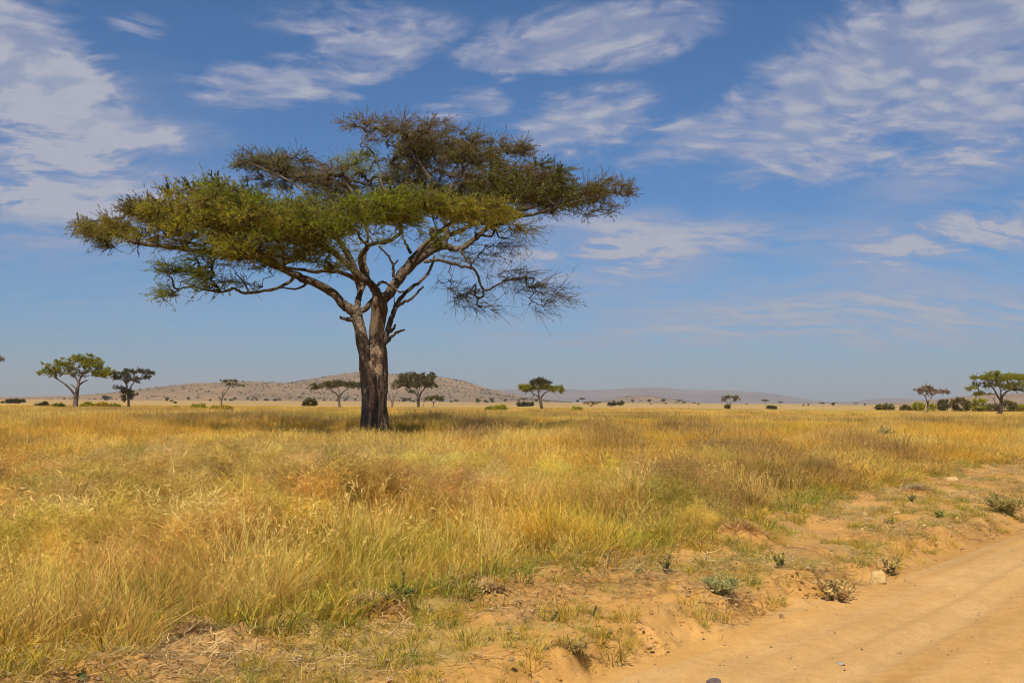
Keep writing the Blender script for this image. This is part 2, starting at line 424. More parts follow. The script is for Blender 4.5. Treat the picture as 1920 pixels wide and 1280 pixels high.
# ------------------------------------------------------------------ ground, verge, road
SAND = np.array([.52, .285, .082]); SAND2 = np.array([.45, .24, .068]); ROADC = np.array([.575, .325, .100])
def build_ground():
    rad = [0.6]
    while rad[-1] < 45: rad.append(rad[-1] * 1.0075 + .0)
    while rad[-1] < 900: rad.append(rad[-1] * 1.016)
    while rad[-1] < 31000: rad.append(rad[-1] * 1.06)
    rad = np.array(rad)
    front = np.arange(-36, 36.01, .11)
    side = np.concatenate([np.arange(36.6, 60, .8), np.arange(60, 300, 4), np.arange(300, 323.6, .8)])
    ang = np.radians(np.concatenate([front, side])); na = len(ang); nr = len(rad)
    X = rad[:, None] * np.sin(ang)[None, :]; Y = rad[:, None] * np.cos(ang)[None, :]
    x = X.ravel(); y = Y.ravel(); z = H(x, y)
    s, tt = st_of(x, y); d = np.hypot(x, y)
    sn = s + (fbm(x, y, 1.2, 4, 5) - .5) * .8
    e = edge_s(tt)
    C = np.tile(ROADC, (len(x), 1))
    C = lerp(C, SAND2 * .93, .7 * sst(.45, .62, fbm(s * 2.6, tt * .18, 1.5, 3, 51)))
    C = lerp(C, np.array([.52, .34, .15]), .5 * sst(.50, .62, fbm(s * 7, tt * .3, 1.5, 3, 58)))
    C = lerp(C, np.array([.62, .37, .14]), .6 * sst(.50, .70, fbm(s * 1.5, tt * .12, 1.5, 3, 52)))
    for rs in (-3.75, -3.35, -2.2, -1.75):
        ws = s + (fbm(tt, tt * 0 + rs, 5, 2, 23) - .5) * .5 - rs
        C = lerp(C, np.array([.60, .37, .15]), .55 * np.exp(-(ws / .16) ** 2))
    C = lerp(C, SAND, sst(ROAD_S + .1, ROAD_S - .3, sn))
    von = sst(ROAD_S - .3, ROAD_S - .8, sn)
    C = lerp(C, np.array([.40, .235, .10]), von * .55 * sst(.5, .72, fbm(x, y, .55, 4, 53)))
    C = lerp(C, np.array([.33, .27, .08]), von * .55 * sst(.46, .64, fbm(x, y, .8, 4, 54)))
    # litter and soil under the grass
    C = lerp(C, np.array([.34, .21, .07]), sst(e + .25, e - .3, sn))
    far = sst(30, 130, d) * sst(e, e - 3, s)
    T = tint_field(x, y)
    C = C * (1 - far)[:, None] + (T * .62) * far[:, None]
    C = lerp(C, np.array([.45, .30, .115]), sst(280, 420, d))
    C = lerp(C, np.array([.34, .23, .10]), sst(420, 700, d) * sst(.5, .6, fbm(x, y * .25, 120, 4, 57)) * .6)
    V = np.stack([x, y, z], 1)
    i = np.arange(nr - 1)[:, None] * na; j = np.arange(na)[None, :]; j2 = (j + 1) % na
    F = np.stack([i + j, i + j2, i + na + j2, i + na + j], -1).reshape(-1, 4)[:, ::-1]
    fs = s[F].mean(1); ft = tt[F].mean(1); fsn = sn[F].mean(1)
    road = (fsn > ROAD_S - .05) & (fs < 3.6)
    verge = ~road & (fs > edge_s(ft)) & (fs < 3.6) & (np.abs(ft) < 400)
    rest = ~road & ~verge
    # close the disc below the camera
    k = len(V); V = np.vstack([V, [[0, 0, -.25]]]); C = np.vstack([C, [ROADC]])
    jj = np.arange(na); cap = np.stack([np.full(na, k), (jj + 1) % na, jj], 1)
    def sub(name, msk, extra=None):
        Fm = [F[msk]] + ([extra] if extra is not None else [])
        used = np.unique(np.concatenate([f.ravel() for f in Fm])); mp = np.full(len(V), -1); mp[used] = np.arange(len(used))
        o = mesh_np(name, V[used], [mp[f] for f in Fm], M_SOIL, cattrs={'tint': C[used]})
        return tag(o, kind='structure')
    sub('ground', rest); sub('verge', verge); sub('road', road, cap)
build_ground()

# ------------------------------------------------------------------ hills
def hill(name, sky_pts, D, depth, mat, seed, rough=.06, apron=3.0):
    pts = np.array(sky_pts, float)
    xs = np.array([P(p[0], p[1], D)[0] for p in pts]); hs = np.array([max(P(p[0], p[1], D)[2], 0) for p in pts])
    nx = 420; ny = 90
    X = np.linspace(xs[0], xs[-1], nx); v = np.linspace(-1, 1, ny)
    hx = np.interp(X, xs, hs)
    k = np.hanning(13); k /= k.sum(); hx = np.convolve(np.pad(hx, 6, mode='edge'), k, 'valid')
    XX, VV = np.meshgrid(X, v)
    YY = D + VV * depth
    prof = np.clip(1 - np.abs(VV) ** 1.3, 0, 1) ** 1.5
    hm = hs.max()
    Z = hx[None, :] * prof
    er = fbm(XX, YY, depth * .45, 5, seed) - .5; er2 = fbm(XX, YY * .4, depth * .12, 4, seed + 5) - .5
    Z = Z + (er * rough * 3 + er2 * rough * 1.2) * hm * prof * np.clip(hx[None, :] / hm, 0, 1)
    Z = Z - 1.2 * (1 - prof) ** 6 - .35
    V = np.stack([XX.ravel(), YY.ravel(), np.maximum(Z.ravel(), -1.2)], 1)
    i = np.arange(ny - 1)[:, None] * nx; j = np.arange(nx - 1)[None, :]
    F = np.stack([i + j, i + j + 1, i + nx + j + 1, i + nx + j], -1).reshape(-1, 4)
    o = mesh_np(name, V, F, mat); tag(o, kind='structure')
    return XX, YY, Z
HILLS = {}
HILLS['left'] = hill('hill', [(60, 748), (150, 744), (230, 737), (300, 726), (360, 718), (430, 714), (500, 716), (570, 719), (640, 728), (720, 740), (800, 752)], 3400, 900, M_HILL, 3, .10)
HILLS['main'] = hill('hill', [(420, 748), (500, 726), (560, 714), (600, 708), (640, 703), (690, 700), (740, 702), (790, 704), (830, 709), (870, 717), (910, 728), (950, 738), (1010, 748), (1060, 755)], 4300, 1100, M_HILL, 8, .10)
hill('hill', [(-260, 747), (-100, 744), (0, 744), (60, 743), (150, 741), (260, 740), (420, 744), (520, 752)], 5200, 700, M_HILL, 15, .10)
hill('distant_hills', [(640, 750), (760, 740), (860, 734), (930, 730), (1000, 728), (1060, 728), (1100, 731), (1150, 728), (1200, 725), (1240, 726), (1290, 731), (1350, 732), (1420, 735), (1450, 739), (1480, 746), (1520, 751), (1570, 752), (1630, 757)], 11500, 2600, M_FARHILL, 22, .05)
HILLS['knoll'] = hill('hill', [(1100, 757), (1140, 750), (1170, 743), (1200, 740), (1230, 742), (1270, 749), (1320, 757)], 5600, 420, M_HILL, 29, .06)
hill('distant_hills', [(1560, 757), (1610, 752), (1640, 748), (1680, 746), (1720, 749), (1760, 751), (1830, 751), (1900, 756)], 10500, 1800, M_FARHILL, 37, .05)
HILLS['right'] = hill('hill', [(1700, 758), (1740, 752), (1790, 745), (1840, 740), (1890, 738), (1960, 734), (2060, 730), (2200, 726), (2320, 736), (2440, 760)], 4600, 1000, M_HILL, 44, .10)

# ------------------------------------------------------------------ haze
def build_haze():
    m, t = mat_new('haze_air')
    v = t.new('ShaderNodeVolumePrincipled', {'Color': (.76, .745, .735, 1), 'Density': 7.0e-5, 'Anisotropy': 0.0})
    t.new('ShaderNodeOutputMaterial', {1: v.outputs[0]})
    a = 33000; z0, z1 = -2.4, 600
    V = [(sx * a, sy * a, z) for z in (z0, z1) for sx, sy in ((-1, -1), (1, -1), (1, 1), (-1, 1))]
    F = [(0, 3, 2, 1), (4, 5, 6, 7), (0, 1, 5, 4), (1, 2, 6, 5), (2, 3, 7, 6), (3, 0, 4, 7)]
    o = mesh_np('haze', V, np.array(F), m, smooth=False); tag(o, kind='stuff')
build_haze()

# ------------------------------------------------------------------ trees
def grow_network(limbs, anchors, rg, r_tip=.010, r_max=.08, wander=.10):
    """limbs: list of polylines (n,3). anchors: (k,3) twig bases. Each anchor is joined to the nearest wood by a crooked branch.
    returns list of (points, start radius, end radius)"""
    NP = [np.asarray(l) for l in limbs]; owner = [np.full(len(l), -1) for l in NP]
    NP = np.vstack(NP); owner = np.concatenate(owner)
    first = rg.permutation(len(anchors))
    kf = max(4, len(anchors) // 7)
    def order(idx):
        dd = np.array([np.min(np.sum((NP - anchors[i]) ** 2, 1)) for i in idx]); return idx[np.argsort(dd)]
    seq = np.concatenate([order(first[:kf]), order(first[kf:])])
    br = []; parent = []; cnt = []
    cap = len(NP) + len(anchors) * 8 + 10
    buf = np.zeros((cap, 3)); buf[:len(NP)] = NP; ow = np.full(cap, -1); ow[:len(NP)] = owner; n = len(NP)
    for a in seq:
        q = anchors[a]; dv = q - buf[:n]
        dist = np.sqrt((dv ** 2).sum(1)); cost = dist * (1 + .35 * (dv[:, 2] < -.1 * dist))
        i = int(np.argmin(cost)); p0 = buf[i].copy(); L = dist[i]
        if L < .05: L = .05
        t = np.linspace(0, 1, 6)[:, None]
        w = rg.normal(size=(6, 3)) * L * wander; w[0] = 0; w[-1] = 0
        bow = np.sin(np.pi * t) * np.array([0, 0, 1]) * L * rg.uniform(-.05, .14)
        pts = p0 * (1 - t) + q * t + w + bow
        k = len(br); br.append(pts); parent.append(ow[i]); cnt.append(1)
        j = ow[i]
        while j >= 0: cnt[j] += 1; j = parent[j]
        buf[n:n + 5] = pts[1:]; ow[n:n + 5] = k; n += 5
    out = []
    for k, pts in enumerate(br):
        r0 = min(r_max, r_tip * cnt[k] ** .5 * 1.25)
        out.append((pts, r0, max(r_tip * .8, r0 * .55)))
    return out

def pad_points(pad, n, rg, D0, ds=1.0, rys=1.0):
    """pad: (px, py, rx px, ry px, depth offset m, depth radius m, weight, colour key): an ellipsoid at its true distance"""
    px, py, rx, ry, dy, dr = pad[:6]
    u = rg.normal(size=(n, 3)); u /= np.linalg.norm(u, axis=1)[:, None]; u *= rg.uniform(0, 1, (n, 1)) ** (1 / 2.3)
    D = D0 + dy * ds; dr = dr * ds; ry = ry * rys
    c = P(px, py, D); k = D / FPX
    return c + u * np.array([rx * k, dr, ry * k])

def spray(geo_w, geo_l, anc, outdir, rg, ntw, tl, nl, LL, LW, cols, r=.006, flat=0.0, tw=(.6, .56, .5), upb=.22, sparse=1.0, droop=0.0, wob=.26):
    """twigs and leaves round every anchor"""
    k = len(anc) * ntw
    b = np.repeat(anc, ntw, 0)
    d = rnd_dir(rg, k) * np.array([1, 1, .42]) + np.repeat(outdir, ntw, 0) * .75 + np.array([0, 0, upb])
    d /= np.linalg.norm(d, axis=1)[:, None]
    ln = rg.uniform(.5, 1.15, k) * tl
    n = 5; Pt = np.zeros((k, n, 3)); Pt[:, 0] = b; cur = d.copy()
    for i in range(1, n):
        cur = cur + rg.normal(size=(k, 3)) * wob + np.array([0, 0, -droop]); cur /= np.linalg.norm(cur, axis=1)[:, None]
        Pt[:, i] = Pt[:, i - 1] + cur * (ln / (n - 1))[:, None]
    geo_w.many_tubes(Pt, r, r * .45, 3, C=tw)
    m = int(nl * sparse)
    if m < 1: return
    tt = rg.uniform(.12, 1, (k, m)) * (n - 1); i0 = np.minimum(tt.astype(int), n - 2); f = (tt - i0)[..., None]
    idx = np.arange(k)[:, None]
    pos = Pt[idx, i0] * (1 - f) + Pt[idx, i0 + 1] * f
    tdir = Pt[idx, i0 + 1] - Pt[idx, i0]; tdir /= np.linalg.norm(tdir, axis=2, keepdims=True) + 1e-9
    dirs = tdir * 1.0 + rg.normal(size=tdir.shape) * .5 + np.array([0, 0, .35])
    cc = np.repeat(np.repeat(cols, ntw, 0), m, 0)
    cc = cc * rg.uniform(.62, 1.35, (len(cc), 1)) * (1 + rg.normal(size=(len(cc), 3)) * .06)
    leaves(geo_l, pos.reshape(-1, 3), dirs.reshape(-1, 3), rg.uniform(.6, 1.3, k * m) * LL, rg.uniform(.7, 1.2, k * m) * LW, np.clip(cc, .005, 1), rg, flat)

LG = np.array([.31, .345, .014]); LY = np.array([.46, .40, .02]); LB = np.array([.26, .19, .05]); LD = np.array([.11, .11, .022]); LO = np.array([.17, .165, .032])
LC = {'g': LG, 'y': LY, 'b': LB, 'd': LD, 'o': LO}

def main_tree():
    rg = np.random.default_rng(7)
    D0 = 49.5
    base = ground_at(702, 826); D0 = float(base[1])
    root = empty('acacia_tree', base)
    tag(root, 'huge flat-topped umbrella acacia with fluted dark trunk, nearest and largest tree in the grassland', 'tree')
    def L(pts, w0, w1, dy0=0.0, dy1=0.0, n=5, curve=1.3):
        """pixel polyline, widths in px, depth offsets in m"""
        pts = np.array(pts, float); t = np.linspace(0, 1, len(pts)) ** curve
        q = np.array([P(a, b, D0 + dy0 + (dy1 - dy0) * c) for (a, b), c in zip(pts, t)])
        c = catmull(q, n)
        c[1:-1] += rg.normal(size=c[1:-1].shape) * .018
        k = np.linspace(0, 1, len(c))
        r = (w0 + (w1 - w0) * k ** .8) / 2 / FPX * (D0 + dy0)
        return c, r
    # ---- trunk: three stems grown together, fluted
    def flute(ph, amp, nf, tw):
        def f(th, k, pts):
            zz = pts[:, 2][:, None]
            wv = .9 * (vn(zz * .8 + ph, zz * 0 + 3, 60) - .5)
            return 1 + amp * np.sin(nf * th + ph + tw * zz + wv * 4) + amp * .6 * np.sin((nf + 2) * th - 1.3 * tw * zz + ph * 2 - wv * 5) \
                + .26 * (vn(np.cos(th) * 2.2 + 30 + zz * .25, zz * .9 + np.sin(th) * 2.2, 62) - .5) + .10 * (vn(np.cos(th) * 6 + 30, zz * 2.6 + np.sin(th) * 6, 63) - .5)
        return f
    G = Geo()
    def stem(pts, w, dy0, dy1, sides, fl, n=7, C=None):
        pts = np.array(pts, float); t = np.linspace(0, 1, len(pts))
        q = np.array([P(a, b, D0 + dy0 + (dy1 - dy0) * c) for (a, b), c in zip(pts, t)])
        c = catmull(q, n); ww = np.interp(np.linspace(0, 1, len(c)), np.linspace(0, 1, len(w)), w)
        G.tube(c, ww / 2 / FPX * D0, sides, fl, C)
        return c
    SHADE_LIFT = (2.3, 1.95, 1.6)  # brightness put into the base bark, against the canopy's shade
    stem([(701, 832), (701, 815), (700, 795), (701, 770), (701, 745), (700, 715), (700, 690), (703, 665), (705, 648)], [56, 50, 45, 42, 42, 42, 42, 36, 26], 0, 0, 40, flute(0, .07, 5, .9), C=SHADE_LIFT)
    stem([(712, 830), (713, 800), (711, 760), (714, 725), (713, 690), (710, 663), (705, 632), (708, 604), (712, 580), (712, 562), (714, 552)], [34, 30, 28, 26, 27, 28, 25, 25, 29, 29, 18], .15, 0, 30, flute(2, .07, 4, 1.1), C=(.95, .84, .72))
    stem([(690, 830), (688, 800), (692, 760), (690, 720), (688, 690), (685, 665), (679, 640), (675, 615), (670, 598), (667, 584), (667, 574)], [34, 28, 26, 26, 26, 22, 23, 20, 21, 23, 16], -.2, -.25, 28, flute(4, .05, 3, .8), C=(1.1, 1.05, .97))
    stem([(722, 834), (724, 818), (716, 800), (709, 780)], [22, 14, 12, 6], -.15, .05, 14, flute(1, .06, 3, 1), C=SHADE_LIFT)
    stem([(676, 832), (682, 815), (688, 795), (692, 775)], [22, 16, 14, 6], -.35, -.15, 14, flute(3, .06, 3, 1), C=SHADE_LIFT)
    stem([(712, 836), (706, 815), (702, 790), (704, 750), (702, 700)], [24, 18, 14, 10, 6], -.5, -.42, 14, flute(5, .1, 3, 1), C=(.8, .66, .56))
    for q0, q1, q2, w0, dd in [((668, 838), (680, 822), (688, 795), 20, -.5), ((738, 838), (724, 822), (714, 798), 22, -.2), ((700, 846), (702, 826), (703, 795), 26, -.75), ((655, 832), (676, 822), (688, 806), 14, .2)]:
        stem([q0, q1, q2, (701, 760)], [w0 * .55, w0 * .9, w0 * .6, 8], dd, -.1, 14, flute(q0[0], .08, 3, 1), C=(2.3, 1.95, 1.5))  # root tint brightened likewise, to offset the shade there
    G.build('trunk', M_BARK, root)
    # ---- limbs traced from the photograph, each with its own depth
    T = {}
    specs = [  # name, points, w0, w1, dy0, dy1
        ('left long', [(670, 592), (665, 584), (645, 571), (626, 551), (593, 532), (560, 518), (537, 508), (505, 493), (473, 482), (410, 477), (373, 471), (307, 462), (253, 455), (230, 443), (205, 436)], 21, 4, -.25, -3.0),
        ('left upper', [(537, 508), (513, 490), (480, 467), (440, 437), (400, 415), (350, 400), (300, 395)], 9, 3, -1.2, -4.5),
        ('left rear', [(667, 584), (672, 562), (675, 545), (667, 518), (658, 497), (646, 470), (625, 440), (600, 415), (560, 395), (520, 350)], 13, 4, -.2, 5.0),
        ('left rear fork', [(674, 552), (685, 531), (690, 512), (684, 485), (690, 440), (680, 400), (660, 360), (640, 330)], 9, 4, 0, 5.5),
        ('stem tie', [(677, 584), (687, 577), (699, 564), (708, 552)], 11, 10, -.1, .2),
        ('main left', [(712, 560), (704, 545), (691, 528), (672, 515), (642, 486), (609, 463), (583, 453), (560, 430), (530, 405), (480, 385), (430, 375)], 19, 4, 0, -3.5),
        ('main left riser', [(585, 455), (579, 440), (580, 425), (570, 405)], 7, 4, -1.3, -2.0),
        ('main mid', [(693, 530), (681, 509), (676, 482), (688, 466), (693, 458), (724, 453), (750, 437), (749, 413), (760, 395)], 13, 4, -.2, -5.5),
        ('main mid twig', [(690, 462), (676, 448), (670, 435), (650, 415)], 6, 3, -1.5, -4),
        ('low left', [(668, 524), (663, 521), (645, 513), (622, 508), (590, 509), (560, 505), (533, 500), (505, 480), (470, 462), (440, 450)], 10, 3, -.3, -4.0),
        ('hanging left', [(556, 516), (540, 530), (527, 537), (503, 545), (460, 549), (448, 546), (440, 540), (425, 545), (413, 547), (385, 543), (360, 538), (335, 542), (318, 556)], 7, 2.5, -1.0, -3.2),
        ('hanging left hook', [(576, 527), (570, 536), (555, 541), (530, 539)], 6, 3, -.9, -.6),
        ('hanging left riser', [(466, 548), (458, 530), (450, 521), (440, 512)], 4, 2, -1.8, -2.2),
        ('stub', [(668, 598), (655, 599), (645, 597), (638, 593)], 12, 4, -.3, -.7),
        ('right big', [(716, 562), (724, 556), (740, 535), (757, 512), (783, 488), (807, 471), (830, 462), (850, 466), (865, 465), (887, 450), (907, 433), (927, 422), (960, 410), (1000, 402), (1050, 388), (1090, 375)], 22, 4, 0, 1.5),
        ('right upper', [(735, 538), (745, 520), (760, 500), (787, 474), (820, 450), (853, 437), (887, 420), (933, 402), (983, 393), (1027, 379), (1080, 364), (1130, 355)], 13, 4, .3, 4.0),
        ('right knot', [(834, 460), (822, 452), (812, 443), (808, 435), (813, 428), (820, 432)], 12, 7, .2, -.4),
        ('right riser', [(832, 458), (838, 440), (836, 420), (832, 396), (836, 370), (826, 350), (808, 335), (795, 318), (780, 292), (765, 262), (740, 240)], 12, 4, .4, 2.0),
        ('right riser fork', [(836, 372), (845, 352), (860, 335), (873, 312), (900, 290), (940, 278)], 7, 3, 1.5, 3.5),
        ('centre riser', [(752, 415), (745, 395), (735, 370), (717, 347), (713, 320), (700, 290), (680, 265)], 7, 3, -2, 3.0),
        ('centre riser fork', [(735, 371), (750, 350), (773, 337), (778, 312), (770, 280)], 6, 3, .5, 2.5),
        ('slim riser', [(771, 475), (762, 458), (756, 445), (751, 422), (740, 400)], 6, 3.5, .6, 1.5),
        ('snag', [(738, 520), (737, 505), (735, 492), (724, 475), (710, 462)], 6, 3.5, -.3, -.9),
        ('snag tip', [(735, 500), (741, 494), (746, 488)], 4, 3, -.5, -.7),
        ('droop', [(795, 492), (812, 488), (827, 488), (860, 497), (887, 504), (897, 520), (903, 537), (912, 545), (925, 538), (940, 530), (960, 524), (985, 520)], 7, 2.5, .2, -1.5),
        ('droop feeder', [(862, 468), (870, 480), (880, 493), (889, 505)], 5, 4, .5, -.4),
        ('curl', [(706, 538), (714, 530), (724, 530), (740, 541), (750, 548), (757, 546)], 6, 3, -.4, -.9),
        ('right slim', [(716, 655), (722, 640), (727, 617), (736, 592), (744, 571), (757, 552), (783, 532), (803, 512), (811, 495), (815, 480)], 13, 4, .1, .9),
        ('right slim fork', [(745, 573), (757, 567), (770, 561), (784, 548), (794, 537)], 7, 3.5, .3, 0),
        ('slim stub', [(726, 640), (734, 631), (744, 623), (752, 620), (759, 618)], 7, 3, .1, -.3),
        ('slim stub', [(731, 622), (738, 616), (741, 609)], 7, 4, .1, -.1),
        ('slim spike', [(738, 585), (739, 570), (739, 551)], 3, 1.5, .2, .1),
        ('long back', [(760, 502), (790, 462), (840, 425), (900, 380), (960, 350), (1020, 335)], 9, 4, .5, 7.0),
        ('back left', [(680, 535), (650, 470), (600, 400), (560, 350), (500, 320), (465, 305)], 9, 3, .5, 7.5),
        ('front riser', [(770, 505), (790, 470), (820, 435), (860, 410), (900, 400)], 8, 3, 0, -6.0),
    ]
    polys = []
    short = {'stub', 'snag', 'snag tip', 'curl', 'slim stub', 'slim spike', 'right slim fork', 'right slim', 'hanging left hook'}
    for nm, pts, w0, w1, a, b in specs:
        c, r = L(pts, w0, w1, a, b)
        g = Geo()
        def fl(th, k, pts, s0=len(polys)):
            return 1 + .12 * (vn(np.cos(th) * 2 + s0, k * 30 + np.sin(th) * 2, 71) - .5) * 2
        lowf = 1.0
        g.tube(c, r, 12 if w0 > 9 else 8, fl, (.78, .76, .72))
        dead = nm in short and nm not in ('right slim', 'hanging left hook')
        g.build('dead_branch' if dead else 'limb', M_BARK, root)
        polys.append((nm, c))
    net_base = [c for nm, c in polys if nm not in short]
    # ---- crown tiers, each a set of flattened pads with true depth
    tiers = [
        ('top', 21, [(690, 244, 52, 5, 1.5, 2, .6, 'b'), (765, 260, 55, 14, 1, 3, 1.2, 'b'), (830, 276, 75, 20, 2, 3.5, 1.7, 'b'), (905, 282, 65, 14, 2, 3, 1.0, 'b'), (975, 282, 34, 9, 2.5, 1.4, .35, 'b'), (770, 294, 55, 16, 2, 3, .8, 'o'), (845, 302, 60, 8, 1, 3, .4, 'o'), (900, 304, 40, 6, 2, 2, .2, 'b')]),
        ('upper left', 22, [(500, 305, 52, 17, 6, 2.4, 1.5, 'o'), (570, 321, 60, 22, 5.5, 3, 1.5, 'o'), (610, 344, 50, 18, 5, 3, .8, 'b'), (455, 309, 18, 9, 6, 1, .2, 'o'), (685, 315, 50, 18, 5, 3, .9, 'g'), (650, 334, 50, 16, 5, 3, .7, 'b'), (500, 344, 45, 14, 6, 2, .5, 'o'), (740, 321, 60, 16, 5, 3, .5, 'o')]),
        ('back', 23, [(700, 360, 75, 22, 7, 2.5, .8, 'd'), (800, 350, 80, 26, 7.5, 2.5, 1.1, 'd'), (880, 365, 70, 20, 6.5, 2.5, 1.0, 'd'), (620, 370, 50, 15, 7, 2.5, .5, 'd'), (860, 330, 60, 18, 6, 3, .7, 'b'), (780, 320, 60, 18, 6, 3, .5, 'd')]),  # dark leaf colour paints in the shaded inside of the crown
        ('right', 24, [(940, 346, 70, 22, 2, 3.6, 1.6, 'b'), (1015, 346, 60, 18, 2.5, 3.6, 1.5, 'b'), (975, 369, 85, 22, 4, 3, 1.4, 'b'), (1070, 366, 55, 13, 3, 2.6, .9, 'o'), (1130, 354, 42, 11, 3, 2, .55, 'b'), (1165, 360, 26, 9, 3, 1.4, .25, 'b'), (1120, 379, 45, 10, 3, 1.8, .3, 'b'), (1030, 394, 60, 12, 3.5, 2.4, .35, 'd'), (900, 359, 45, 20, 2, 3, .7, 'b')]),
        ('front', 25, [(680, 398, 52, 15, -6, 2.2, .95, 'g'), (750, 390, 58, 16, -7, 2.2, 1.3, 'g'), (810, 388, 38, 13, -7, 2, .8, 'g'), (865, 402, 45, 11, -6.5, 2, .8, 'y'), (930, 404, 40, 11, -6, 1.8, .7, 'y'), (640, 425, 40, 16, -6, 2, .4, 'g'), (740, 415, 60, 12, -6.5, 2, .45, 'g')]),
        ('left', 26, [(230, 434, 60, 13, -3, 2, .9, 'y'), (180, 442, 28, 12, -3, 1.4, .3, 'y'), (300, 395, 42, 16, -3, 2.4, .7, 'b'), (330, 412, 60, 18, -3, 3, 1.1, 'y'), (390, 393, 55, 18, -3.5, 3.2, 1.3, 'y'), (445, 383, 55, 20, -4, 3.4, 1.7, 'g'), (430, 415, 80, 22, -4.5, 3.4, 2.0, 'y'), (520, 403, 70, 18, -4.5, 3.4, 1.7, 'g'), (590, 409, 60, 17, -5, 3, 1.3, 'g'), (520, 427, 75, 18, -5, 3, 1.2, 'y'), (340, 437, 60, 13, -3.5, 2.4, .6, 'y'), (610, 432, 50, 18, -5, 2.6, .7, 'g'), (270, 407, 35, 12, -3, 2, .4, 'b')]),
        ('left under', 27, [(460, 475, 50, 22, -5, 1.8, 1.0, 'y'), (430, 455, 70, 18, -4, 2, .7, 'g'), (530, 462, 70, 28, -4.5, 2.4, 1.0, 'g'), (600, 460, 60, 34, -4, 2.4, .9, 'g'), (500, 492, 70, 20, -3, 2, .5, 'g'), (620, 495, 40, 16, -3, 1.5, .35, 'g'), (350, 458, 60, 12, -3, 1.5, .35, 'y'), (200, 454, 40, 9, -3, 1.2, .2, 'o'), (560, 485, 50, 20, -3.5, 1.8, .35, 'g'), (400, 485, 40, 16, -3, 1.5, .35, 'g')]),
        ('hanging left', 28, [(345, 507, 42, 16, -3, 1.3, .55, 'g'), (400, 520, 44, 18, -3, 1.4, .4, 'g'), (318, 550, 22, 20, -3.2, .9, .26, 'g'), (390, 542, 50, 8, -3, 1, .18, 'g'), (470, 535, 50, 8, -3, 1, .12, 'g')]),
        ('droop', 29, [(880, 475, 60, 30, 0, 1.6, .34, 'o'), (945, 465, 45, 34, .5, 1.5, .28, 'o'), (870, 550, 50, 30, -1, 1.5, .34, 'o'), (960, 520, 60, 26, -1, 1.6, .36, 'o'), (1005, 540, 50, 24, -1.2, 1.4, .32, 'o'), (1040, 560, 30, 20, -1.4, 1.2, .2, 'o'), (900, 575, 36, 16, -1, 1.2, .16, 'o'), (1000, 580, 26, 18, -1.3, 1, .1, 'o'), (960, 428, 44, 18, -3, 1.5, .35, 'y'), (840, 530, 30, 30, 0, 1, .12, 'o')]),
        ('wisps', 30, [(700, 440, 80, 24, -5, 2.4, .22, 'g'), (800, 440, 70, 20, -4, 2.4, .18, 'g'), (870, 425, 60, 12, -4, 2, .2, 'y'), (775, 355, 90, 20, 3, 3, .5, 'd'), (1100, 395, 60, 12, 3, 1.8, .2, 'b'), (640, 380, 60, 14, 1, 3, .5, 'd')]),
    ]
    # the crown is as deep as it is wide: the same storeys go on behind
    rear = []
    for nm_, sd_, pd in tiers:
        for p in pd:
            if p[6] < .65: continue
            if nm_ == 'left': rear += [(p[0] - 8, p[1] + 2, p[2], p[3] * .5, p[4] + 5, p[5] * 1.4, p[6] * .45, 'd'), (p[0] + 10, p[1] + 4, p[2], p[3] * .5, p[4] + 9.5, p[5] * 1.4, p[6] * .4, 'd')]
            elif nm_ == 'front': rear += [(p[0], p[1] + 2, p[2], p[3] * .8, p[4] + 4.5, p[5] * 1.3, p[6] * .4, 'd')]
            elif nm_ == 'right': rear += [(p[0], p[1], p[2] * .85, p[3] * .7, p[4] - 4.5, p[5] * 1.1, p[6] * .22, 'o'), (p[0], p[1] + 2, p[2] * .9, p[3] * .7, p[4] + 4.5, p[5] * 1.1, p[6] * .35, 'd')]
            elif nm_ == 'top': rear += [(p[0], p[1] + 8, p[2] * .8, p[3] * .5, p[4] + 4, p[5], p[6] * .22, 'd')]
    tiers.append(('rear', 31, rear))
    anch = []; tid = []; cols = []
    for ti, (nm, sd, pads) in enumerate(tiers):
        for pad in pads:
            n = max(3, int((27 if nm == 'left' else 33 if nm == 'front' else 38) * pad[6]))
            q = pad_points(pad, n, rg, D0, 1.3, .55); anch.append(q); tid += [ti] * n
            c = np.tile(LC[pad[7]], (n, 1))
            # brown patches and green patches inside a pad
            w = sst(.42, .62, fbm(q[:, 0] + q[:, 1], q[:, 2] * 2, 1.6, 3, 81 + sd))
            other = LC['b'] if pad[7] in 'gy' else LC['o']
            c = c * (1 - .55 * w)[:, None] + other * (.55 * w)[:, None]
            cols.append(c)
    A = np.vstack(anch); tid = np.array(tid); cols = np.vstack(cols)
    net = grow_network(net_base, A, rg, .011, .075)
    order_err = 0
    gb = [Geo() for _ in tiers]; gl = [Geo() for _ in tiers]
    ends = np.array([b[0][-1] for b in net])
    # which tier each branch belongs to: that of the anchor it ends on
    for (pts, r0, r1) in net:
        k = int(np.argmin(((A - pts[-1]) ** 2).sum(1)))
        c = catmull(pts, 2)
        gb[tid[k]].tube(c, np.linspace(r0, r1, len(c)), 5, None, (.55, .52, .48), cap=False)
    cx = P(700, 400, D0)
    od = A - cx; od[:, 2] *= .15; od /= np.linalg.norm(od, axis=1)[:, None] + 1e-9
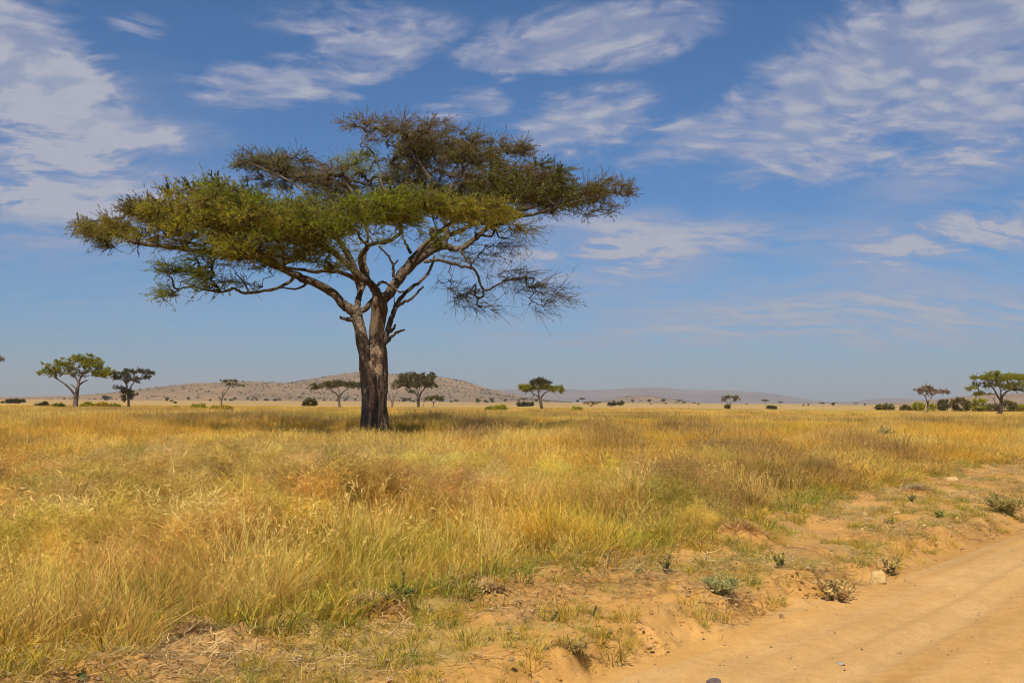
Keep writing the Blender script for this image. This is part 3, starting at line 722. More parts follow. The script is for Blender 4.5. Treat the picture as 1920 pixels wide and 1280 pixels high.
    for ti, (nm, sd, pads) in enumerate(tiers):
        mk = tid == ti
        thin = nm in ('droop',)
        kw = dict(ntw=13, tl=.85, nl=13, LL=.105, LW=.030, flat=.45, wob=.18, tw=(1.15, .95, .75))
        if nm in ('left', 'front'): kw = dict(ntw=12, tl=.85, nl=16, LL=.115, LW=.034, flat=.45, wob=.17)
        if nm == 'rear': kw = dict(ntw=9, tl=.8, nl=30, LL=.12, LW=.058, flat=.9, upb=.04)
        if nm == 'droop': kw = dict(ntw=9, tl=1.35, nl=8, LL=.10, LW=.024, droop=.05, upb=.0, wob=.2, tw=(.8, .72, .6))
        if nm in ('hanging left', 'wisps', 'left under'): kw = dict(ntw=9, tl=.9, nl=15, LL=.11, LW=.032, wob=.2)
        spray(gb[ti], gl[ti], A[mk], od[mk], rg, cols=cols[mk], r=.0085, **{'upb': .12, **kw})
        f = gl[ti].build('foliage_tier', M_LEAF, root, smooth=False)
        w = gb[ti].build('twigs', M_BARK, f) if False else gb[ti].build('branchwork', M_BARK, root)
main_tree()

# ---- the smaller trees standing on the plain: traced trunk + pads, the same growth
def plain_tree(name, label, cat, limbs, pads, base_px, group=None, lean=0, nleaf=20, LL=.25, LW=.12, tw=.8, seed=1, per=26, dens=1.0, bark=M_BARK_FAR, bt=(1, 1, 1), D=None, ntw=6):
    rg = np.random.default_rng(seed)
    bx, by = base_px
    if D is None:
        b = ground_at(bx, by); D = float(b[1])
    else:
        b = P(bx, by, D)
    b = np.array([b[0], D, float(H(b[0], D))])
    root = empty(name, b); tag(root, label, cat, group)
    g = Geo(); polys = []
    for pts, w0, w1, d0, d1 in limbs:
        pts = np.array(pts, float); t = np.linspace(0, 1, len(pts))
        q = np.array([P(a, c, D + d0 + (d1 - d0) * k) for (a, c), k in zip(pts, t)])
        c = catmull(q, 4); k = np.linspace(0, 1, len(c))
        r = (w0 + (w1 - w0) * k) / 2 / FPX * D
        if pts[0][1] >= by - 2:
            c[0, 2] = b[2] - .15; r[0] *= 1.3
        fl = lambda th, kk, p: 1 + .25 * (vn(np.cos(th) * 2 + seed, kk * 12 + np.sin(th) * 2, seed) - .5)
        g.tube(c, r, 8, fl, bt); polys.append(c)
    gl = Geo()
    if pads:
        A = []; cols = []
        for pad in pads:
            n = max(3, int(per * pad[6]))
            q = pad_points(pad, n, rg, D); A.append(q); cols.append(np.tile(LC[pad[7]], (n, 1)) * np.array([1.05, .90, 1.5]) * rg.uniform(.75, 1.25, (n, 1)))
        A = np.vstack(A); cols = np.vstack(cols)
        for pts, r0, r1 in grow_network(polys, A, rg, .022, .12):
            g.tube(pts, np.linspace(r0, r1, len(pts)), 4, None, bt, cap=False)
        cc = A.mean(0); od = A - cc; od[:, 2] *= .2; od /= np.linalg.norm(od, axis=1)[:, None] + 1e-9
        spray(g, gl, A, od, rg, ntw, tw, nleaf, LL, LW, cols, r=.014, sparse=dens)
    g.build('trunk', bark, root)
    if gl.n: gl.build('crown', M_LEAF, root, smooth=False)
    return root

plain_tree('savanna_tree', 'broad leafy bright green tree with low forked trunk, leftmost large tree on the plain', 'tree',
    [([(141, 766), (142, 750), (144, 738), (146, 726), (148, 714)], 11, 5, 0, 0), ([(141, 741), (133, 730), (122, 720), (110, 712), (100, 706)], 5, 2, 0, -2), ([(146, 724), (156, 716), (164, 713)], 4, 2, 0, 2), ([(144, 732), (138, 724), (132, 720)], 3, 1.5, 0, 1), ([(147, 716), (140, 705), (125, 695)], 4, 2, 0, 2), ([(148, 716), (155, 700), (170, 690)], 4, 2, 0, -2), ([(110, 712), (102, 704), (92, 698)], 2.5, 1.5, -1.5, -2)],
    [(90, 697, 18, 9, -1, 3, .7, 'g'), (112, 688, 26, 10, 0, 5, 1.2, 'g'), (140, 682, 30, 11, 0, 6, 1.6, 'g'), (158, 675, 22, 9, 0, 5, 1.2, 'g'), (178, 685, 22, 11, 0, 5, 1.2, 'g'), (192, 698, 16, 10, 0, 4, 1.1, 'g'), (150, 697, 40, 9, 0, 5, .9, 'o'), (115, 700, 25, 6, 0, 4, .4, 'g'), (200, 704, 8, 5, 0, 2, .3, 'g')],
    (141, 766), seed=11)
plain_tree('savanna_tree', 'dark green acacia with stacked tiers and leafy trunk, right of the broad leafy tree', 'tree',
    [([(241, 764), (241, 750), (240, 738), (238, 725), (236, 714)], 5, 3, 0, 0), ([(240, 735), (247, 722), (256, 712), (265, 706)], 3, 1.5, 0, 1), ([(239, 722), (230, 712), (224, 706)], 2.5, 1.5, 0, -1), ([(241, 740), (232, 730), (224, 726)], 2, 1, 0, 1), ([(241, 745), (248, 738), (252, 732)], 2, 1, 0, -1)],
    [(232, 700, 18, 6, 0, 3.5, 1, 'd'), (228, 708, 17, 5, 0, 3, .7, 'd'), (262, 698, 20, 4.5, 0, 3.5, .9, 'd'), (283, 700, 10, 3, 0, 1.5, .25, 'd'), (272, 709, 16, 3.5, 0, 2.5, .35, 'd'), (247, 712, 16, 6, 0, 3, .6, 'd'), (224, 727, 11, 3.5, 0, 2, .3, 'd'), (238, 735, 10, 10, 0, 2, .7, 'd'), (247, 740, 8, 8, 0, 1.6, .4, 'd'), (234, 746, 6, 6, 0, 1.2, .2, 'd')],
    (241, 765), seed=12, LL=.24, LW=.11)
plain_tree('savanna_tree', 'tall tree mostly cut off by the left edge of the photo', 'tree',
    [([(-45, 768), (-46, 745), (-48, 715), (-46, 690)], 10, 4, 0, 0), ([(-46, 720), (-30, 700), (-12, 682)], 4, 2, 0, 1)],
    [(-40, 668, 36, 12, 0, 5, 1.6, 'b'), (-14, 672, 13, 9, 0, 2.5, .7, 'b'), (-70, 680, 25, 12, 0, 4, 1, 'b')], (-45, 768), seed=13)
plain_tree('savanna_tree', 'small crooked tree leaning right with a sparse flat top, half dead at its foot', 'tree',
    [([(416, 762), (415, 755), (416, 748), (421, 738), (428, 729), (432, 722)], 3, 1.6, 0, 0), ([(416, 750), (412, 744), (409, 742)], 1.6, 1, 0, .5), ([(417, 747), (417, 738), (418, 731)], 1.8, 1, 0, -.5)],
    [(424, 715, 9, 2.5, 0, 2, .4, 'o'), (438, 714, 9, 2.5, 0, 2, .4, 'o'), (437, 721, 16, 2.5, 0, 2.5, .45, 'o'), (452, 723, 6, 1.5, 0, 1, .15, 'o')], (416, 762), seed=14, per=22, LL=.28, LW=.12, tw=.7)
plain_tree('savanna_tree', 'flat-topped umbrella acacia left of the big trunk, its crown nearly touching it', 'tree',
    [([(637, 766), (636, 750), (636, 744)], 4.5, 3.6, 0, 0), ([(636, 746), (630, 738), (621, 731), (612, 728)], 2.6, 1.4, 0, -2), ([(636, 746), (642, 736), (652, 729), (660, 727)], 2.6, 1.4, 0, 2), ([(636, 745), (636, 734), (634, 727)], 2, 1, 0, 0)],
    [(612, 723, 27, 4.5, 0, 4, 2.2, 'o'), (636, 719, 32, 4.5, 0, 6, 2.8, 'o'), (660, 722, 26, 4.5, 0, 4, 2.2, 'o'), (676, 726, 12, 3, 0, 2, .7, 'o'), (592, 728, 9, 2.5, 0, 2, .5, 'o')], (637, 766), seed=15, LL=.22, LW=.10, tw=.7)
plain_tree('dead_tree', 'bare grey dead tree with upright forks just right of the big trunk', 'dead tree',
    [([(735, 766), (736, 754), (737, 748)], 4, 3, 0, 0), ([(736, 757), (731, 745), (727, 733), (724, 720)], 2.4, .8, 0, -1), ([(737, 750), (736, 738), (733, 727), (730, 718)], 1.8, .7, 0, 1), ([(737, 750), (742, 738), (744, 728), (749, 718)], 2, .7, 0, -1), ([(741, 741), (748, 733), (755, 728)], 1.2, .6, -.5, .5), ([(728, 737), (722, 729), (720, 718)], 1.1, .5, -1, -1), ([(744, 730), (742, 720), (744, 710)], 1, .5, 0, 0)],
    None, (736, 766), seed=16, bt=(1.5, 1.35, 1.2))
plain_tree('savanna_tree', 'full round-topped olive tree with forked trunk right of the big trunk', 'tree',
    [([(785, 766), (784, 755), (785, 745), (783, 735)], 6, 4, 0, 0), ([(784, 745), (777, 735), (768, 729)], 3, 1.5, 0, -1.5), ([(785, 748), (790, 735), (798, 726)], 3.4, 1.6, 0, 1.5), ([(783, 736), (780, 725), (775, 716)], 2.6, 1.3, 0, 0)],
    [(756, 716, 17, 8, 0, 3.5, 2.2, 'o'), (772, 706, 22, 7, 0, 5, 2.6, 'o'), (795, 710, 22, 10, 0, 5, 3.2, 'o'), (775, 720, 30, 8, 0, 5, 3, 'o'), (806, 721, 14, 7, 0, 3, 1.6, 'o'), (808, 703, 8, 5, 0, 2, .3, 'd'), (750, 724, 14, 5, 0, 3, .5, 'o'), (770, 733, 12, 4, 0, 2, .3, 'o')], (785, 766), seed=17, LL=.22, LW=.10)
plain_tree('dead_tree', 'thin leafless grey sapling against the right of the olive round-topped tree', 'dead tree',
    [([(793, 765), (795, 752), (797, 740), (799, 730)], 1.8, .6, 0, 0), ([(795, 752), (790, 744), (788, 736)], 1, .4, 0, .6), ([(796, 746), (802, 740), (804, 734)], 1, .4, 0, -.6)], None, (793, 765), seed=18, bt=(2, 1.8, 1.6))
plain_tree('savanna_tree', 'tiny flat-topped acacia right of the olive round-topped tree', 'tree',
    [([(813, 765), (813, 757), (813, 753)], 2, 1.5, 0, 0), ([(813, 755), (807, 750), (803, 748)], 1.2, .7, 0, 1), ([(813, 755), (820, 749), (824, 747)], 1.2, .7, 0, -1)],
    [(814, 746, 17, 3.2, 0, 4, 1.4, 'o'), (806, 748, 8, 2.5, 0, 2, .4, 'o'), (822, 747, 8, 2.5, 0, 2, .4, 'o')], (813, 765), seed=19, LL=.3, LW=.14, D=330)
plain_tree('savanna_tree', 'dense dark green tree with domed crown standing alone before the pale far hills', 'tree',
    [([(1016, 769), (1014, 756), (1012, 746)], 6.5, 4.6, 0, 0), ([(1012, 748), (1006, 741), (998, 738)], 3, 1.6, 0, -1), ([(1013, 748), (1020, 738), (1028, 733)], 3, 1.6, 0, 1), ([(1012, 747), (1010, 738), (1009, 732)], 3, 1.6, 0, 0), ([(1003, 740), (998, 744), (996, 747)], 1.4, .8, -.5, -.5), ([(1016, 749), (1022, 749)], 1.6, 1, 0, 0), ([(1000, 738), (995, 733)], 1.5, 1, -1, -1)],
    [(990, 726, 16, 5, 0, 3.5, 1.1, 'g'), (1012, 718, 20, 7, 0, 5, 1.8, 'd'), (1013, 727, 28, 5, 0, 5, 1.5, 'g'), (1038, 729, 16, 5, 0, 3, 1.1, 'g'), (1050, 732, 7, 3, 0, 1.6, .3, 'g'), (979, 728, 6, 3, 0, 1.5, .3, 'g'), (1012, 713, 10, 3, 0, 3, .4, 'd'), (990, 732, 8, 2.5, 0, 2, .2, 'g')], (1015, 769), seed=20, LL=.22, LW=.11, nleaf=26)
plain_tree('savanna_tree', 'spindly brown flat-topped acacia with forked pale trunk, left of the large right-edge acacia', 'tree',
    [([(1739, 777), (1739, 765), (1740, 752)], 4, 3.4, 0, 0), ([(1739, 756), (1736, 746), (1731, 740), (1725, 735)], 2.2, 1.1, 0, -1.5), ([(1740, 755), (1747, 744), (1754, 738), (1763, 735)], 2.2, 1.1, 0, 1.5), ([(1735, 743), (1738, 736), (1741, 730)], 1.5, .8, -1, 0)],
    [(1729, 732, 12, 3.5, 0, 2.5, .6, 'b'), (1740, 727, 12, 3, 0, 2.5, .5, 'b'), (1758, 734, 17, 3, 0, 3, .6, 'b'), (1772, 735, 10, 2.5, 0, 1.8, .3, 'b'), (1745, 737, 20, 3, 0, 3, .25, 'b')], (1739, 778), seed=21, per=24, LL=.2, LW=.08, tw=.6, bt=(1.5, 1.3, 1.15), dens=.7)
plain_tree('savanna_tree', 'large tiered umbrella acacia with thick dark trunk at the right edge of the photo', 'tree',
    [([(1873, 780), (1876, 768), (1877, 755), (1878, 742)], 10, 5, 0, 0), ([(1868, 782), (1872, 774)], 8, 6, -.3, -.2), ([(1877, 752), (1870, 742), (1864, 730), (1855, 722), (1845, 720)], 4, 1.6, 0, -2), ([(1878, 744), (1886, 735), (1896, 730), (1910, 727)], 4, 1.8, 0, 2), ([(1867, 738), (1858, 739), (1848, 738)], 2, 1, -.5, -1.5), ([(1874, 765), (1867, 756), (1862, 745)], 2.5, 1, 0, .6), ([(1877, 745), (1876, 732), (1872, 718)], 3, 1.5, 0, 0)],
    [(1845, 709, 20, 4, 0, 3.5, .9, 'g'), (1860, 702, 12, 3.5, 0, 3, .5, 'g'), (1875, 711, 30, 7, 0, 5, 1.9, 'g'), (1905, 706, 18, 5, 0, 4, 1.1, 'g'), (1930, 708, 20, 6, 0, 4, 1, 'g'), (1850, 721, 26, 3, 0, 3.5, .6, 'o'), (1822, 728, 9, 3, 0, 2, .3, 'g'), (1842, 738, 14, 3, 0, 2, .4, 'g'), (1885, 725, 30, 5, 0, 4, .8, 'g'), (1915, 722, 22, 4, 0, 3.5, .5, 'g'), (1905, 731, 16, 3, 0, 2, .25, 'o')], (1873, 781), seed=22, LL=.2, LW=.09, tw=.65, nleaf=18, per=30, bt=(.8, .75, .7))
plain_tree('savanna_tree', 'pale sparse umbrella acacia far off in front of the low purple hills', 'tree',
    [([(1369, 770), (1369, 762), (1369, 757)], 2.4, 1.8, 0, 0), ([(1369, 759), (1362, 753), (1357, 750)], 1.4, .8, 0, -1), ([(1369, 759), (1375, 752), (1381, 749)], 1.4, .8, 0, 1), ([(1369, 758), (1369, 750)], 1.2, .7, 0, 0)],
    [(1369, 745, 17, 2.4, 0, 5, 1, 'o'), (1358, 750, 8, 3, 0, 2, .35, 'b'), (1381, 751, 8, 3, 0, 2, .35, 'b')], (1369, 770), seed=23, per=22, D=420, LL=.4, LW=.16, dens=.8)
plain_tree('savanna_tree', 'small broad dark-crowned tree behind the foot of the lone domed tree', 'tree',
    [([(986, 766), (986, 761)], 2, 1.5, 0, 0)], [(980, 758, 9, 3, 0, 3, .8, 'd'), (993, 758, 8, 3.2, 0, 3, .7, 'd'), (974, 761, 4, 2, 0, 2, .2, 'd')], (986, 767), seed=24, D=420, LL=.4, LW=.25)
plain_tree('savanna_tree', 'faint brown see-through umbrella tree right of the lone domed tree', 'tree',
    [([(1108, 768), (1108, 761)], 1.6, 1.3, 0, 0), ([(1108, 762), (1100, 757)], 1, .6, 0, 0), ([(1108, 762), (1116, 756)], 1, .6, 0, 0)], [(1107, 756, 14, 3, 0, 4, .8, 'b')], (1108, 768), seed=25, D=430, dens=.6, LL=.35, LW=.14)
plain_tree('savanna_tree', 'small flat dark green acacia between the faint brown tree and the low knoll', 'tree',
    [([(1147, 768), (1147, 761)], 1.6, 1.2, 0, 0)], [(1147, 758, 11, 2.4, 0, 4, 1, 'd')], (1147, 768), seed=26, D=450, LL=.4, LW=.22)
plain_tree('savanna_tree', 'small upright tree with dark tuft crown below the low knoll', 'tree',
    [([(1164, 767), (1164, 758)], 1.3, .9, 0, 0)], [(1164, 756, 6, 2.6, 0, 3, .7, 'd')], (1164, 767), seed=27, D=470, LL=.4, LW=.22)
plain_tree('savanna_tree', 'low spreading dark tree at the far left edge under the horizon', 'tree',
    [([(26, 760), (27, 754)], 1.6, 1.3, 0, 0), ([(22, 760), (18, 753)], 1.3, 1, 0, 1)], [(22, 752, 12, 3, 0, 5, 1.2, 'd'), (34, 752, 9, 3.4, 0, 4, .8, 'd'), (14, 754, 6, 2, 0, 3, .4, 'd')], (25, 760), seed=28, D=420, LL=.45, LW=.26)

# ---- bushes: a thing each (> stems, foliage)
def bush(name, label, px, py, w, h, col, seed, group=None, D=None, n=None, LL=None, cat='bush', asp=.8, nl=14):
    """px,py = foot; w,h = size in photo pixels"""
    rg = np.random.default_rng(seed)
    if D is None: b = ground_at(px, py)
    else:
        q = P(px, py, D); b = np.array([q[0], D, float(H(q[0], D))])
    k = b[1] / FPX; W, Hh = w * k, h * k
    root = empty(name, b); tag(root, label, cat, group)
    n = n or 60
    u = rg.normal(size=(n, 3)); u /= np.linalg.norm(u, axis=1)[:, None]; u *= rg.uniform(.3, 1, (n, 1)) ** .5
    lump = 1 + .35 * (vn(np.arctan2(u[:, 1], u[:, 0]) * 2 + 9, u[:, 2] * 2, seed) - .5)
    A = b + np.stack([u[:, 0] * W * .45 * lump, u[:, 1] * W * .45 * asp * lump, Hh * (.48 + .42 * u[:, 2] * lump)], 1)
    g = Geo(); gl = Geo()
    ns = 5; st = []
    for i in range(ns):
        a = rg.uniform(0, 6.28); e = b + np.array([math.cos(a) * W * .18, math.sin(a) * W * .18, Hh * .35])
        pts = np.array([b + np.array([math.cos(a) * .04 * W, math.sin(a) * .04 * W, -.06]), b * .5 + e * .5 + rg.normal(size=3) * .02 * W, e])
        c = catmull(pts, 3); st.append(c); g.tube(c, np.linspace(.03, .015, len(c)) * W, 5, None)
    for pts, r0, r1 in grow_network(st, A, rg, .006 * max(W, .6), .03 * W): g.tube(pts, np.linspace(r0, r1, len(pts)), 3, None, cap=False)
    od = A - A.mean(0); od /= np.linalg.norm(od, axis=1)[:, None] + 1e-9
    LL = LL or .085 * W
    cols = np.tile(np.asarray(LC[col] if isinstance(col, str) else col) * np.array([1.25, 1.0, 1.4]), (n, 1)) * rg.uniform(.8, 1.25, (n, 1))
    spray(g, gl, A, od, rg, 6, .20 * W + .06, nl, LL, LL * .5, cols, r=.004 * W)
    g.build('stems', M_BARK_FAR, root); gl.build('foliage', M_PLANT, root, smooth=False)
    return root

bush('round_bush', 'round dark olive bush standing alone left of the umbrella acacia behind the big trunk', 581, 766, 27, 13, 'd', 101, D=300)
bush('bush', 'larger right half of the bright green bush pair left of the lone domed tree', 940, 774, 26, 14, 'g', 102)
bush('bush', 'small green bush touching the left side of the larger bright green bush', 919, 773, 19, 10, 'g', 103)
bush('bush', 'low green bush right of the lone domed tree', 1080, 774, 24, 9, 'g', 104)
LEFTB = [(80, 764, 24, 9, 'd'), (108, 765, 26, 7, 'g'), (163, 765, 26, 8, 'g'), (190, 765, 26, 9, 'y'), (215, 765, 20, 7, 'g'), (330, 768, 16, 6, 'y'), (373, 767, 26, 8, 'g'), (405, 769, 20, 7, 'g'), (424, 771, 26, 9, 'y')]
LBL = ['dark low bush at the left foot of the broad leafy tree', 'flat green bush just left of the broad leafy tree trunk', 'green bush just right of the broad leafy tree trunk', 'yellow-green bush midway between the two left trees', 'small green bush by the dark tiered tree',
       'small yellow-green bush left of the crooked leaning tree, furthest from it', 'green bush between the lone small yellow bush and the crooked tree', 'green bush at the foot of the crooked leaning tree', 'yellow-green bush right of the crooked tree foot']
for i, ((a, b, c, d, e), l) in enumerate(zip(LEFTB, LBL)):
    bush('bush', l, a, b, c, d, e, 110 + i, 'low bushes on the left plain', n=40)
RB = [(1768, 775, 22, 25, 'd', 'dark upright bush right beside the spindly brown acacia'), (1800, 775, 36, 27, 'o', 'broad rounded olive bush, second right of the spindly brown acacia'), (1837, 775, 30, 26, 'g', 'rounded dark green bush midway between the two right acacias'),
      (1862, 775, 26, 15, 'o', 'low olive bush left of the large right acacia trunk'), (1892, 776, 26, 24, 'o', 'upright bush just right of the large right acacia trunk'), (1915, 775, 20, 16, 'g', 'green bush cut by the right edge of the photo'),
      (1722, 772, 24, 18, 'g', 'dark flat bush just left of the spindly brown acacia'), (1698, 771, 20, 12, 'o', 'small bush at the left end of the right-hand thicket'), (1748, 774, 16, 16, 'g', 'narrow green bush behind the spindly brown acacia trunk'),
      (1660, 770, 34, 8, 'o', 'low dark spread bush left of the right-hand thicket'), (1447, 771, 18, 6, 'd', 'low dark bush in the middle distance right of the pale umbrella acacia'), (1364, 770, 11, 9, 'd', 'small grey bush at the foot of the pale umbrella acacia')]
for i, (a, b, c, d, e, l) in enumerate(RB):
    bush('bush', l, a, b, c, d, e, 130 + i, 'bushes of the right-hand thicket' if a > 1650 else None, D=260 if a > 1690 else 320, n=55)

# ---- far little trees: four kinds, copied
def far_proto(kind, seed):
    rg = np.random.default_rng(seed); root = empty('far_tree', (0, 0, 0))
    g = Geo(); gl = Geo()
    hh = 7.0
    c = np.array([[0, 0, -.3], [rg.uniform(-.3, .3), 0, hh * .3], [rg.uniform(-.6, .6), 0, hh * .6]]); cc = catmull(c, 3)
    g.tube(cc, np.linspace(.3, .16, len(cc)), 6)
    n = 60; u = rg.normal(size=(n, 3)); u /= np.linalg.norm(u, axis=1)[:, None]
    if kind == 'flat': A = u * np.array([5.5, 5.5, .7]) * rg.uniform(.3, 1, (n, 1)) + np.array([0, 0, hh * .85])
    elif kind == 'round': A = u * np.array([3.6, 3.6, 2.2]) * rg.uniform(.3, 1, (n, 1)) + np.array([0, 0, hh * .62])
    elif kind == 'low': A = u * np.array([4.2, 4.2, 1.6]) * rg.uniform(.3, 1, (n, 1)) + np.array([0, 0, hh * .3])
    else:
        A = u * np.array([4.2, 4.2, 1.1]) * rg.uniform(.3, 1, (n, 1)) + np.array([1, 0, hh * .8]); A = A[:34]; n = 34
    for pts, r0, r1 in grow_network([cc], A, rg, .03, .14): g.tube(pts, np.linspace(r0, r1, len(pts)), 3, None, cap=False)
    od = A / np.linalg.norm(A, axis=1)[:, None]
    spray(g, gl, A, od, rg, 4, 1.2, 8, .75, .45, np.tile(LD * 1.1 if kind != 'thin' else LO, (n, 1)), r=.02)
    g.build('trunk', M_BARK_FAR, root); gl.build('crown', M_LEAF, root, smooth=False)
    return root
PROTO = {k: far_proto(k, 200 + i) for i, k in enumerate(['flat', 'round', 'low', 'thin'])}
used = set()
def far_tree(kind, px, py, D, h, label, group, rg):
    src = PROTO[kind]
    if kind not in used: o = src; used.add(kind); kids = []
    else:
        o = src.copy(); COL.objects.link(o)
        for ch in src.children:
            c = ch.copy(); COL.objects.link(c); c.parent = o
    q = P(px, py, D); z = float(q[2]) if py < 752 + (px - 960) * .0062 else 0
    k = h * D / FPX / 8.0
    o.location = (q[0], D, max(z, 0) - .05); o.scale = (k, k, k * rg.uniform(.85, 1.15)); o.rotation_euler = (0, 0, rg.uniform(0, 6.28))
    tag(o, label, 'tree', group)
rgf = np.random.default_rng(5)
NAMED = [('flat', 1435, 764, 900, 11, 'faint flat tree right of the pale umbrella acacia, larger one of two'), ('flat', 1463, 765, 900, 8, 'faint low tree right of the pale umbrella acacia, smaller one of two'),
         ('thin', 1543, 767, 700, 10, 'small dark tree on the hazy plain, left one of a close pair'), ('round', 1563, 767, 700, 9, 'pale round tree on the hazy plain, right one of a close pair'),
         ('round', 1507, 767, 700, 5, 'little dark dot bush left of the close pair of hazy trees'), ('round', 1516, 765, 800, 5, 'second little dark dot bush left of the close pair of hazy trees'),
         ('flat', 1605, 765, 900, 6, 'faint little tree between the close hazy pair and the thicket'), ('round', 1622, 766, 900, 5, 'tiny bush dot between the close hazy pair and the thicket'),
         ('low', 1310, 760, 1300, 5, 'tiny dark tree on the pink plain left of the pale umbrella acacia'), ('flat', 1267, 760, 1200, 5, 'tiny flat tree right end of the low knoll foot'), ('thin', 1248, 765, 700, 6, 'tiny thin bare tree in front of the low knoll'),
         ('low', 1221, 761, 1200, 4, 'tiny tree dot under the low knoll'), ('round', 312, 757, 900, 6, 'tiny tree, left one of two left of the crooked tree'), ('low', 321, 756, 900, 7, 'tiny tree, right one of two left of the crooked tree'),
         ('low', 328, 762, 500, 7, 'dark low bush tree close below the two tiny trees left of the crooked tree'), ('round', 394, 756, 900, 6, 'tiny round tree just left of the crooked tree'),
         ('flat', 1720, 757, 900, 8, 'flat dark tree behind the left end of the thicket'), ('round', 1400, 764, 1000, 4, 'tiny tree just right of the pale umbrella acacia')]
for k, px, py, D, h, l in NAMED: far_tree(k, px, py + 1, D, h, l, 'far little trees on the plain', rgf)
for i in range(78):
    if i < 52: px = rgf.uniform(440, 1010); D = rgf.uniform(1500, 2700)
    elif i < 66: px = rgf.uniform(180, 440); D = rgf.uniform(1300, 2500)
    else: px = rgf.uniform(1010, 1330); D = rgf.uniform(1600, 3000)
    if 672 < px < 732: px += 70
    far_tree(['round', 'low', 'flat', 'round'][i % 4], px, 760, D, rgf.uniform(5, 10.5), 'tiny dark tree dotted along the foot of the long hill', 'tiny trees along the foot of the hills', rgf)

# ------------------------------------------------------------------ instanced stuff (grass, litter, scrub)
def gn_instances(obj, coll):
    ng = bpy.data.node_groups.new('scatter', 'GeometryNodeTree')
    ng.interface.new_socket('Geometry', in_out='INPUT', socket_type='NodeSocketGeometry')
    ng.interface.new_socket('Geometry', in_out='OUTPUT', socket_type='NodeSocketGeometry')
    n, l = ng.nodes, ng.links
    gi = n.new('NodeGroupInput'); go = n.new('NodeGroupOutput')
    ci = n.new('GeometryNodeCollectionInfo'); ci.inputs[0].default_value = coll; ci.inputs['Separate Children'].default_value = True; ci.inputs['Reset Children'].default_value = True
    ip = n.new('GeometryNodeInstanceOnPoints'); ip.inputs['Pick Instance'].default_value = True
    def na(name, typ):
        a = n.new('GeometryNodeInputNamedAttribute'); a.data_type = typ; a.inputs[0].default_value = name; return a.outputs[0]
    l.new(gi.outputs[0], ip.inputs['Points']); l.new(ci.outputs[0], ip.inputs['Instance'])
    l.new(na('idx', 'INT'), ip.inputs['Instance Index']); l.new(na('rot', 'FLOAT_VECTOR'), ip.inputs['Rotation']); l.new(na('scl', 'FLOAT_VECTOR'), ip.inputs['Scale'])
    l.new(ip.outputs[0], go.inputs[0])
    md = obj.modifiers.new('scatter', 'NODES'); md.node_group = ng
def scatter(name, pos, rot, scl, idx, col, coll, label, cat):
    me = bpy.data.meshes.new(name); me.vertices.add(len(pos)); me.vertices.foreach_set('co', np.asarray(pos, np.float32).ravel())
    for k, v in (('rot', rot), ('scl', scl)):
        a = me.attributes.new(k, 'FLOAT_VECTOR', 'POINT'); a.data.foreach_set('vector', np.asarray(v, np.float32).ravel())
    a = me.attributes.new('idx', 'INT', 'POINT'); a.data.foreach_set('value', np.asarray(idx, np.int32))
    a = me.attributes.new('itint', 'FLOAT_COLOR', 'POINT'); a.data.foreach_set('color', np.concatenate([col, np.ones((len(col), 1))], 1).astype(np.float32).ravel())
    o = bpy.data.objects.new(name, me); COL.objects.link(o); gn_instances(o, coll)
    tag(o, label, cat, kind='stuff'); return o

